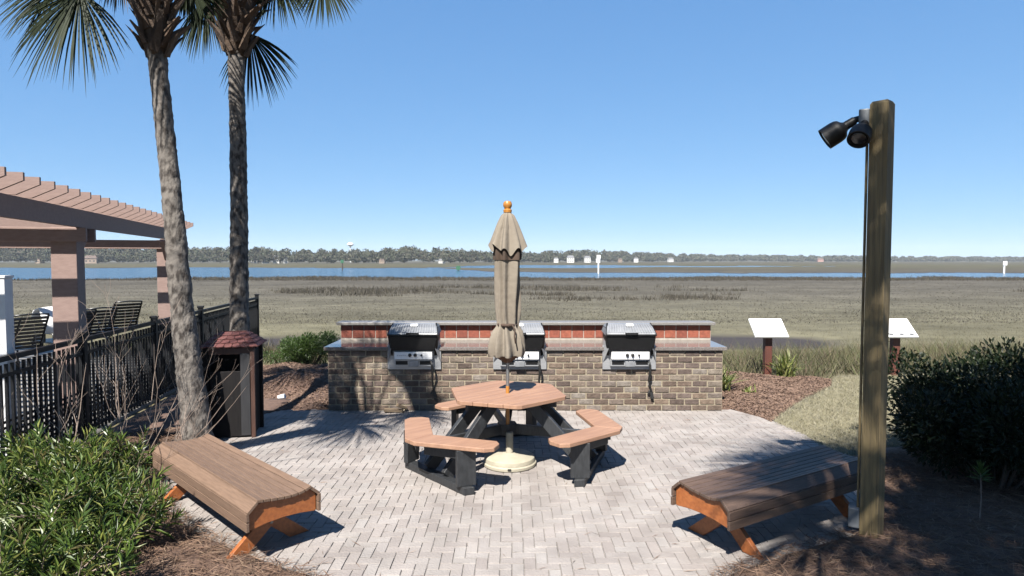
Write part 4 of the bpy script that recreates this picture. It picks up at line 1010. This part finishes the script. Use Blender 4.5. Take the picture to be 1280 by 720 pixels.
def around(c, n, seed, el0=-.1, el1=1.1, reach=(.75, 1.15), ln=(.85, 1.15), skip=None):
    """fronds spread evenly about a crown centre"""
    r = random.Random(seed); out = []; c = Vector(c)
    for k in range(n):
        a = k * 2.39996 + r.uniform(-.25, .25); e = el0 + (el1 - el0) * ((k + .5) / n)
        if skip and skip(a, e): continue
        d = Vector((math.cos(a) * math.cos(e), math.sin(a) * math.cos(e), math.sin(e)))
        hub = c + d * r.uniform(*reach); ax = (d + Vector((0, 0, -.35 - .3 * (1 - e)))).normalized()
        nm = Vector((0, 0, 1)) if abs(ax.z) < .9 else Vector((math.cos(a), math.sin(a), .2))
        out.append((hub, ax, nm, R(105), r.uniform(*ln), False))
    return out
Y1 = 6.95
path1 = [(pix(249, 545, y=Y1).x, Y1, -.03), tuple(pix(236, 455, y=Y1)), tuple(pix(226, 370, y=Y1)), tuple(pix(217, 270, y=Y1 + .05)), tuple(pix(207, 170, y=Y1 + .1)), tuple(pix(198, 85, y=Y1 + .1)), tuple(pix(195, 50, y=Y1 + .1))]
c1 = pix(191, -35, y=Y1 + .1)
f1 = [(pix(100, -10, y=Y1 - .15), (-.25, -.1, -1), (-.1, -1, .15), R(72), 1.15, False),
      (pix(72, -18, y=Y1 + .2), (-.9, .1, -.35), (0, -1, .4), R(60), .85, False),
      (pix(236, -22, y=Y1 + .6), (.5, .3, -1), (.3, -1, .1), R(60), .55, False),
      (pix(150, -55, y=Y1 + .5), (-.3, .5, -1), (0, -1, .2), R(60), .62, True)] + around(c1 + Vector((0, 0, .25)), 16, 3, .05, 1.2, skip=lambda a, e: e < .12 and math.sin(a) < -.2)
palm('palm_tree', path1, [.165, .135, .118, .105, .097, .094, .11], c1, (pix(195, 58, y=Y1).z, pix(190, -20, y=Y1).z, .115, .165, .25, 44), [(Vector(h), a, n, s, l, d) for h, a, n, s, l, d in f1],
     'leaning palm tree with grey trunk beside the litter bin', seed=1)
Y2 = 9.55
path2 = [(-4.17, 9.55, -.03), tuple(pix(299, 380, y=Y2)), tuple(pix(299, 300, y=Y2)), tuple(pix(298, 200, y=Y2)), tuple(pix(296, 110, y=Y2)), tuple(pix(295, 66, y=Y2))]
c2 = pix(296, -35, y=Y2)
f2 = [(pix(312, 42, y=Y2 + .35), (.22, .1, -1), (.1, -1, .1), R(58), 1.15, False),
      (pix(404, -26, y=Y2 - .2), (.15, -.1, -1), (.0, -1, .1), R(82), .78, False),
      (pix(258, 0, y=Y2 + .1), (-.10, .0, -1), (-.1, -1, .1), R(50), .95, False),
      (pix(345, -30, y=Y2 + .1), (.2, 0, -1), (.1, -1, .1), R(70), .85, False),
      (pix(232, -40, y=Y2 - .1), (-.3, 0, -1), (-.1, -1, .1), R(70), .8, False)] + around(c2 + Vector((0, 0, .3)), 16, 8, .1, 1.2, skip=lambda a, e: e < .4 and math.sin(a) < -.2)
palm('palm_tree', path2, [.145, .135, .128, .12, .113, .125], c2, (pix(295, 64, y=Y2).z, pix(296, -30, y=Y2).z, .15, .36, .95, 70), f2, 'upright palm tree with shaggy brown boots behind the litter bin', seed=2)
# two palms just outside the picture whose crowns shade the counter's left end and the right bench
path3 = [(-6.3, 2.4, -.03), (-5.7, 2.7, 2.0), (-4.5, 3.3, 4.2), (-3.6, 3.65, 5.3)]
palm('palm_tree', path3, [.2, .17, .15, .16], (0, 0, 0), (5.2, 5.9, .18, .26, .4, 36), around((-3.3, 3.85, 5.95), 13, 5, -.3, 1.2, (.45, .8), (.65, .95)), 'palm tree left of the view whose crown shades the counter end', seed=3)
path4 = [(2.1, -1.1, -.03), (2.05, -.9, 2.2), (1.9, -.2, 4.4), (1.85, .1, 5.9)]
palm('palm_tree', path4, [.2, .17, .15, .16], (0, 0, 0), (5.8, 6.5, .18, .26, .4, 36), around((1.85, .15, 6.6), 40, 6, -.45, 1.2, (.85, 1.25), (.9, 1.15)), 'palm tree behind the viewer shading the right bench', seed=4)

# ------------------------------------------------------------------ shrubs and small plants
def leaf_mesh(name, B, D, Nn, L, W, fold=.25):
    """B base points, D directions, Nn side hints, L lengths, W widths: two folded triangles pairs per leaf"""
    D = D / np.linalg.norm(D, axis=1, keepdims=True); S_ = np.cross(D, Nn); S_ /= np.maximum(np.linalg.norm(S_, axis=1, keepdims=True), 1e-6); U = np.cross(S_, D)
    L = np.asarray(L)[:, None]; W = np.asarray(W)[:, None]
    mid = B + D * L * .45; q = np.stack([B, mid - S_ * W / 2 + U * W * fold, B + D * L - U * L * .12, mid + S_ * W / 2 + U * W * fold], 1).reshape(-1, 3)
    i = np.arange(len(B))[:, None] * 4
    return np_mesh(name, q, np.vstack([np.hstack([i, i + 1, i + 2]), np.hstack([i, i + 2, i + 3])]))
def unit(n):
    v = rng.normal(0, 1, (n, 3)); return v / np.linalg.norm(v, axis=1, keepdims=True)
def yew_shrub(x, y, rx, h, ns, label):
    """mound of upright sprigs, each a whorl of narrow leaves"""
    ns = int(ns * .5); root = empty('yew_shrub', (x, y, 0), 0, label, 'shrub', 'narrow leaved shrubs along the fence')
    u = unit(ns); u[:, 2] = np.abs(u[:, 2]); rad = rng.random(ns) ** .45
    base_ = np.column_stack([u[:, 0] * rx * rad, u[:, 1] * rx * rad, .06 + u[:, 2] * (h - .12) * rad])
    ax = u * [.8, .8, .4] + [0, 0, 1.0] + rng.normal(0, .28, (ns, 3)); ax /= np.linalg.norm(ax, axis=1, keepdims=True)
    sl = rng.uniform(.14, .30, ns); nl = 22; ns_ = ns
    B, D, Nn, Ls, Ws = [], [], [], [], []
    for k in range(nl):
        t = (k + .5) / nl; ang = k * 2.4 + rng.uniform(0, .5, ns)
        e1 = np.cross(ax, [0.3, .5, .81]); e1 /= np.linalg.norm(e1, axis=1, keepdims=True); e2 = np.cross(ax, e1)
        o_ = e1 * np.cos(ang)[:, None] + e2 * np.sin(ang)[:, None]
        B.append(base_ + ax * (sl * t)[:, None]); D.append(o_ * (1.05 - .75 * t) + ax * (.25 + .75 * t)); Nn.append(ax + rng.normal(0, .2, (ns, 3)))
        Ls.append(rng.uniform(.08, .15, ns) * (1 - .25 * t)); Ws.append(rng.uniform(.012, .021, ns))
    link_mesh('foliage', leaf_mesh('foliage', np.vstack(B), np.vstack(D), np.vstack(Nn), np.concatenate(Ls), np.concatenate(Ws)), M['podo'], root)
    st = MB()
    for k in range(0, ns, 3):
        p0 = Vector((base_[k, 0] * .15, base_[k, 1] * .15, 0)); p1 = Vector(base_[k]); st.tube([p0, p0.lerp(p1, .5) + Vector((0, 0, .08)), p1, p1 + Vector(ax[k]) * float(sl[k])], [.007, .005, .004, .002], 4, cap=False)
    st.build('stems', M['twig'], root)
    # a few long arching shoots with sparser leaves
    for k in range(4):
        a = rng.uniform(-3.0, -1.0); p = Vector((math.cos(a) * rx * .5, math.sin(a) * rx * .5, h * .75)); d = Vector((math.cos(a), math.sin(a), .55)).normalized(); pts = [p]
        for q in range(7): d = (d + Vector((rng.normal(0, .06), rng.normal(0, .06), -.03))).normalized(); p = p + d * .055; pts.append(p)
        sh = MB().tube(pts, [.005, .0045, .004, .0035, .003, .003, .0025, .002], 5).build('shoot', M['twig'], root)
        n = 30; tt = np.linspace(.25, 1, n); P0 = np.array([tuple(pts[min(6, int(t * 7))].lerp(pts[min(7, int(t * 7) + 1)], t * 7 - min(6, int(t * 7)))) for t in tt]); an = np.arange(n) * 2.4
        dd = np.array(d); e1 = np.cross(dd, [0, 0, 1.]); e1 /= np.linalg.norm(e1); e2 = np.cross(dd, e1)
        D = np.cos(an)[:, None] * e1 + np.sin(an)[:, None] * e2 + dd * .7
        link_mesh('shoot_leaves', leaf_mesh('shoot_leaves', P0, D, np.tile([0, 0, 1.], (n, 1)) + rng.normal(0, .2, (n, 3)), rng.uniform(.09, .14, n), rng.uniform(.013, .019, n)), M['podo_young'], sh)
    return root
for a in ((-2.72, 3.55, .44, .48, 170, 'leafy narrow leaved shrub lowest in the left corner, by pine straw'), (-3.22, 4.05, .50, .66, 190, 'leafy narrow leaved shrub at the bottom left edge'),
          (-2.88, 4.28, .38, .46, 150, 'leafy narrow leaved shrub nearest the left bench end'), (-3.34, 4.72, .34, .56, 130, 'leafy narrow leaved shrub behind the left bench'),
          (-3.62, 4.72, .46, .72, 180, 'wide narrow leaved shrub against the black fence'), (-4.0, 5.15, .40, .50, 120, 'leafy narrow leaved shrub at the foot of the white post'), (-3.60, 5.55, .28, .52, 90, 'bright narrow leaved shrub in front of the pickets beside bare twigs')):
    yew_shrub(*a)
# long arching young shoots leaning out of the corner shrubs
def leaf_shrub(name, x, y, rx, ry, h, n, lsize, m, label, cat='shrub', z0=0, lumps=14, trunk=True):
    root = empty(name, (x, y, z0), 0, label, cat)
    c = np.column_stack([rng.uniform(-.75, .75, lumps) * rx, rng.uniform(-.75, .75, lumps) * ry, rng.uniform(.35, .8, lumps) * h]); rl = rng.uniform(.3, .5, lumps)
    k = rng.integers(0, lumps, n); u = unit(n); rad = rng.random(n) ** .33
    sc_ = np.array([min(rx, ry * 1.2), ry, h * .75]); B = c[k] + u * (rl[k] * rad)[:, None] * sc_; B[:, 2] = np.abs(B[:, 2])
    D = u + rng.normal(0, .5, (n, 3)) + [0, 0, .3]
    link_mesh('foliage', leaf_mesh('foliage', B, D, unit(n) + [0, 0, .6], rng.uniform(.7, 1.3, n) * lsize, rng.uniform(.35, .5, n) * lsize), m, root)
    if trunk:
        st = MB()
        for q in range(lumps): p1 = Vector(c[q]); p0 = Vector((p1.x * .25, p1.y * .25, 0)); st.tube([p0, p0.lerp(p1, .5) + Vector((.03, 0, .03)), p1], [.014, .010, .005], 5, cap=False)
        st.build('stems', M['bark'], root)
    return root
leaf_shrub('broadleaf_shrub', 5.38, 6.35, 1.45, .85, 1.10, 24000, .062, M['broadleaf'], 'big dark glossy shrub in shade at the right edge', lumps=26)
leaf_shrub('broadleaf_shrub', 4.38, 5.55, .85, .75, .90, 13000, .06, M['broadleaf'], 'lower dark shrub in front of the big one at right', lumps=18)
leaf_shrub('green_shrub', -4.05, 12.3, .55, .5, .66, 7000, .05, M['bright_leaf'], 'round bright green shrub left of the counter', lumps=14, z0=-.05)
leaf_shrub('green_shrub', -4.7, 12.6, .4, .4, .34, 2200, .04, M['bright_leaf'], 'small low green shrub between palm and round shrub', lumps=8, z0=-.05)
def blade_clump(x, y, z, h, n, label):
    root = empty('blade_plant', (x, y, z), 0, label, 'plant', 'yellow green strappy plants in the mulch bed')
    m_ = MB()
    for k in range(n):
        a = random.uniform(0, 6.283); ln = random.uniform(.1, 1) ** .6; lean = ln * random.uniform(.35, .95); H = h * random.uniform(.65, 1.1) * (1.05 - .35 * ln); w_ = random.uniform(.012, .022)
        d = Vector((math.cos(a), math.sin(a), 0)); s = Vector((-d.y, d.x, 0)); p = Vector((random.gauss(0, .05), random.gauss(0, .05), 0)); n0 = len(m_.v)
        for i in range(5):
            t = i / 4; q = p + d * (lean * h * t * t) + Vector((0, 0, H * (t - .35 * t * t * ln * 1.2))); ww = w_ * (1 - t) ** .6 + .001
            m_.v += [tuple(q - s * ww), tuple(q + s * ww)]
        for i in range(4): b = n0 + 2 * i; m_.f.append((b, b + 1, b + 3, b + 2))
    m_.build('blades', M['blade'], root); return root
blade_clump(3.30, 9.75, .02, .60, 90, 'yellow green strappy plant right against the counter end')
blade_clump(4.86, 11.0, .02, .60, 130, 'yellow green strappy plant at the foot of the first white sign')
blade_clump(3.62, 9.45, .03, .22, 22, 'small yellow strappy plant low in the mulch between bigger ones')
# bare winter shrubs in front of the fence
def bare_shrub(x, y, h, n, seed, label, lean=(0, 0)):
    r = random.Random(seed); root = empty('bare_shrub', (x, y, 0), 0, label, 'bare shrub', 'bare twiggy shrubs by the fence')
    def wander(p, d, L, r0, depth, mb):
        pts = [p.copy()]; seg = 6; rad = [r0]
        for k in range(seg):
            d = (d + Vector((r.gauss(0, .10), r.gauss(0, .10), r.gauss(0, .06) + .03))).normalized(); p = p + d * L / seg; pts.append(p.copy()); rad.append(max(.0012, r0 * (1 - (k + 1) / seg * .75)))
            if depth and k >= 1 and r.random() < .62:
                a = r.uniform(0, 6.283); wander(p, (d + Vector((math.cos(a), math.sin(a), .3)) * .75).normalized(), L * r.uniform(.28, .5), rad[-1] * .7, depth - 1, mb)
        mb.tube(pts, rad, 4, cap=False)
    for k in range(n):
        a = r.uniform(0, 6.283); t = r.uniform(.12, .55); mb = MB()
        wander(Vector((math.cos(a) * .06, math.sin(a) * .06, 0)), Vector((math.cos(a) * t + lean[0], math.sin(a) * t + lean[1], 1)).normalized(), h * r.uniform(.6, 1.1), r.uniform(.005, .009), 2, mb)
        mb.build('branch', M['twig'], root)
    return root
bare_shrub(-3.72, 5.95, 1.45, 6, 1, 'bare twiggy shrub against the left pickets')
bare_shrub(-3.45, 5.9, 1.35, 6, 2, 'bare twiggy shrub leaning right across the palm trunk', (.45, 0))
bare_shrub(-3.95, 5.3, 1.5, 5, 3, 'tallest bare twiggy shrub near the white post', (-.1, 0))
bare_shrub(-3.15, 5.55, .8, 5, 4, 'low bare twiggy shrub at the far end of the left bench', (.1, -.1))
# added stem for a sunlit leaf whorl of the shrub, sunlight in its colour
sp_ = empty('lit_whorl', (3.62, 4.75, 0), 0, 'single leaf whorl added before the dark shrub, sunlight in its bright green', 'lit_whorl')
MB().tube([(0, 0, 0), (.01, 0, .25), (0, .0, .46)], [.005, .004, .003], 5).build('stem', M['twig'], sp_)
n = 26; an = np.arange(n) * 2.4; tt = np.arange(n) / n
B = np.column_stack([np.zeros(n), np.zeros(n), .40 + .07 * tt]); D = np.column_stack([np.cos(an) * (1.1 - tt), np.sin(an) * (1.1 - tt), .15 + tt])
link_mesh('foliage', leaf_mesh('foliage', B, D, np.tile([0, 0, 1.], (n, 1)) + rng.normal(0, .1, (n, 3)), np.full(n, .10), np.full(n, .018)), M['bright_leaf'], sp_)
# firewood scraps at the foot of the wall and a paper cup on the mulch
for (u, v, a, L, lab) in ((503, 512, 40, .16, 'pale cut wood scrap leaning at the wall below the left grill'), (492, 513, 5, .26, 'dark wood scrap lying flat at the foot of the wall')):
    p = pix(u, v, z=.03); p.y = min(p.y, WY - .10)
    o = MB().box((0, 0, 0), (L, .06, .045), Matrix.Rotation(R(a * .6), 3, 'Y')).build('wood_scrap', M['log'], None, bevel=.008); o.location = (p.x, p.y, .03 + (.05 if a > 20 else 0)); o.rotation_euler = (0, 0, R(a)); tag(o, lab, 'wood scrap')
p = pix(352, 496, z=.12)
o = MB().lathe([(.028, -.05), (.038, .05)], 16, rot=Matrix.Rotation(R(80), 3, 'Y')).build('paper_cup', M['litter'], None, smooth=True, angle=40); o.location = p; tag(o, 'small white paper cup lying on the mulch', 'cup')

# ------------------------------------------------------------------ oak out of view at right, giving the deep shade there
def oak(x, y, h, rx, ry, rz, n, label):
    root = empty('oak_tree', (x, y, -.05), 0, label, 'tree')
    tr = MB().tube([(0, 0, 0), (.05, .02, 1.5), (.0, .1, 3.0), (-.1, .2, h)], [.26, .2, .17, .08], 12); 
    lm = 34; c = np.column_stack([rng.uniform(-.8, .8, lm) * rx, rng.uniform(-.8, .8, lm) * ry, h + rng.uniform(-.6, .6, lm) * rz])
    for q in c: tr.tube([(0, .1, 2.4), tuple(Vector((0, .1, 2.6)).lerp(Vector(q), .5) + Vector((0, 0, .2))), tuple(q)], [.09, .05, .02], 6, cap=False)
    tr.build('trunk', M['bark'], root, smooth=True)
    k = rng.integers(0, lm, n); u = unit(n); B = c[k] + u * (rng.uniform(.45, .85, lm)[k] * rng.random(n) ** .33)[:, None]
    link_mesh('crown', leaf_mesh('crown', B, u + rng.normal(0, .6, (n, 3)), unit(n), rng.uniform(.08, .14, n), rng.uniform(.04, .06, n)), M['oak_leaf'], root)
oak(4.55, 1.0, 5.2, 2.1, 2.4, 1.5, 46000, 'leafy oak just right of the view shading the dark shrub')

# ------------------------------------------------------------------ far shore
def px_x(u): return (u - 640) / F_PX
TOPV = [(-900, 304), (0, 304), (60, 303), (130, 307), (200, 308), (330, 309), (400, 311), (440, 312), (480, 309), (510, 307), (560, 310), (600, 313), (660, 314), (710, 313), (740, 312), (800, 315), (850, 317), (900, 318), (1000, 319), (1150, 320), (1280, 321), (2200, 321)]
DIST = [(-900, 560), (560, 560), (700, 720), (900, 1150), (1280, 1250), (2200, 1250)]
tv, tf = [], []
VV, cnt = [], 0
nT = 2600
us = rng.uniform(-700, 1980, nT)
for u in us:
    D = np.interp(u, [p[0] for p in DIST], [p[1] for p in DIST]); tvp = np.interp(u, [p[0] for p in TOPV], [p[1] for p in TOPV])
    back = rng.random(); d = D + back * .10 * D
    hh = (CAM_H + (325 - tvp) * d / F_PX + 1.0) * (rng.uniform(.72, 1.06) if back > .4 else rng.uniform(.35, .8))
    cx, cy = px_x(u) * d, d
    r0 = rng.uniform(3.2, 6.5) * (d / 560) ** .5; nn = 150 if 0 - 60 < u < 1340 else 30
    v = unit(nn) * (rng.random(nn) ** .4)[:, None] * [r0, r0, hh * .40] + [cx, cy, -1 + hh * .60]
    # lumpy crown: size of facet grows with distance
    fs = 1.15 * (d / 560) ** .7 * (1 if nn == 150 else 2)
    t1 = unit(nn) * fs; t2 = np.cross(unit(nn), t1)
    VV.append(np.stack([v - t1, v + t1 * .3 + t2, v + t1 - t2 * .4], 1).reshape(-1, 3))
VV = np.vstack(VV); VV[:, 2] = np.maximum(VV[:, 2], -1.0)
i = np.arange(len(VV) // 3)[:, None] * 3
o = link_mesh('far_wood', np_mesh('far_wood', VV, np.hstack([i, i + 1, i + 2])), M['wood_mass']); tag(o, 'long belt of winter woodland on the far shore', 'woodland', kind='stuff')

def house(u, v, d, wd, h, wall, roof, label, group='houses on the far shore', turn=0):
    d = d * 1.03; wd *= .62; h *= .75; p = pix(u, v, y=d); g = empty('house', (p.x, d, -1.0), R(turn), label, 'house', group)
    MB().box((0, 0, h / 2), (wd, wd * .7, h)).build('wall', wall, g)
    MB().add([(-wd * .55, -wd * .40, h), (wd * .55, -wd * .40, h), (wd * .55, wd * .40, h), (-wd * .55, wd * .40, h), (-wd * .35, 0, h + wd * .28), (wd * .35, 0, h + wd * .28)], [(0, 1, 5, 4), (1, 2, 5), (2, 3, 4, 5), (3, 0, 4), (3, 2, 1, 0)]).build('roof', roof, g)
    for k in (-.3, 0, .3):
        for zz in ((.3, .72) if h > 5 else (.5,)): MB().box((k * wd, -wd * .35 - .02, h * zz), (wd * .14, .12, h * .2)).build('window', M['window_glass'], g)
    return g
hs = [(318, 'white', 555, 8, 7, 'white house far left of the row, beside the upright palm'), (332, 'white', 550, 10, 8, 'second white house right of the upright palm'), (346, 'white', 553, 9, 8, 'third white house right of the upright palm'), (357, 'white', 548, 6, 6, 'small white house at the right end of the row near the palm'),
      (695, 'white', 690, 8, 6, 'small white house just right of the umbrella'), (713, 'white', 690, 13, 8, 'wide white house right of the umbrella'), (734, 'white', 700, 11, 8, 'white house right of the wide one beyond the umbrella'), (748, 'white', 700, 8, 6, 'white house behind the tall white channel marker'),
      (775, 'tan', 760, 8, 5, 'tan house among the trees right of the channel marker'), (795, 'white', 780, 9, 6, 'white house standing alone above the right grill'), (838, 'white', 900, 12, 6, 'white house farthest right of the white ones'), (1025, 'pink', 1100, 16, 6, 'low pink house left of the lamp post'),
      (478, 'tan', 545, 8, 4, 'low tan house in the trees between the water tower and umbrella'), (552, 'white', 548, 9, 3.5, 'low white house left of the umbrella'), (114, 'tan', 540, 16, 6, 'tan house with a wide roof between the pergola posts'), (50, 'tan', 545, 10, 5, 'tan house seen under the pergola at left')]
for u, kind, d, wd, h, lab in hs:
    house(u, 325, d, wd, h, {'white': M['house_white'], 'tan': M['house_tan'], 'pink': M['house_pink']}[kind], M['roof_grey'] if kind == 'white' else M['roof_brown'], lab, turn=random.uniform(-25, 25))
p = pix(438, 306, y=900); wt = empty('water_tower', (p.x, 900, -1), 0, 'white water tower bulb rising above the far trees', 'water tower')
zc = p.z + 1
MB().lathe([(1.0, 0), (.7, 3), (.7, zc - 3.5), (1.2, zc - 2.4), (3, zc - 1.2)], 20).build('column', M['marker_white'], wt, smooth=True, angle=40)
MB().lathe([(3, zc - 1.2), (4.6, zc), (4.7, zc + .8), (3.8, zc + 2.2), (2.1, zc + 3.0), (.3, zc + 3.3)], 28).build('tank', M['marker_white'], wt, smooth=True, angle=40)
def marker(u, y, top, r, label, green=False):
    p = pix(u, 340, y=y); m_ = empty('channel_marker', (p.x, y, -1.9), 0, label, 'channel marker', 'channel markers in the creek')
    MB().lathe([(r, 0), (r, top + 1.9)], 10).build('pile', M['marker_white'] if not green else M['pile'], m_, smooth=True, angle=40)
    MB().box((0, -r - .06, top + 1.7), (r * 5, .08, r * 5)).build('board', M['marker_green'] if green else M['marker_white'], m_)
    return m_
marker(748, 150, pix(748, 320, y=150).z, .18, 'white piling with board in the creek right of the umbrella')
marker(1255, 152, pix(1255, 328, y=152).z, .2, 'white piling with board at the far right of the creek')
marker(428, 200, pix(428, 326, y=200).z, .2, 'dark piling with green board left of the umbrella', True)
marker(573, 190, pix(573, 334, y=190).z, .25, 'short dark piling at the tip of the marsh island', True)

# ------------------------------------------------------------------ thin sea haze over the marsh
hz = MB().box((0, 500, 24), (6000, 3400, 54)).build('haze', None)
hm = bpy.data.materials.new('thin haze'); hm.use_nodes = True; t_ = hm.node_tree
for n_ in list(t_.nodes):
    if n_.type == 'BSDF_PRINCIPLED': t_.nodes.remove(n_)
pv = t_.nodes.new('ShaderNodeVolumePrincipled'); pv.inputs['Density'].default_value = .00014; pv.inputs['Color'].default_value = (.80, .88, .97, 1); pv.inputs['Anisotropy'].default_value = .0
t_.links.new(pv.outputs[0], t_.nodes['Material Output'].inputs['Volume'])
hz.data.materials.append(hm); tag(hz, 'thin pale haze over the marsh and far shore', 'haze', kind='stuff')
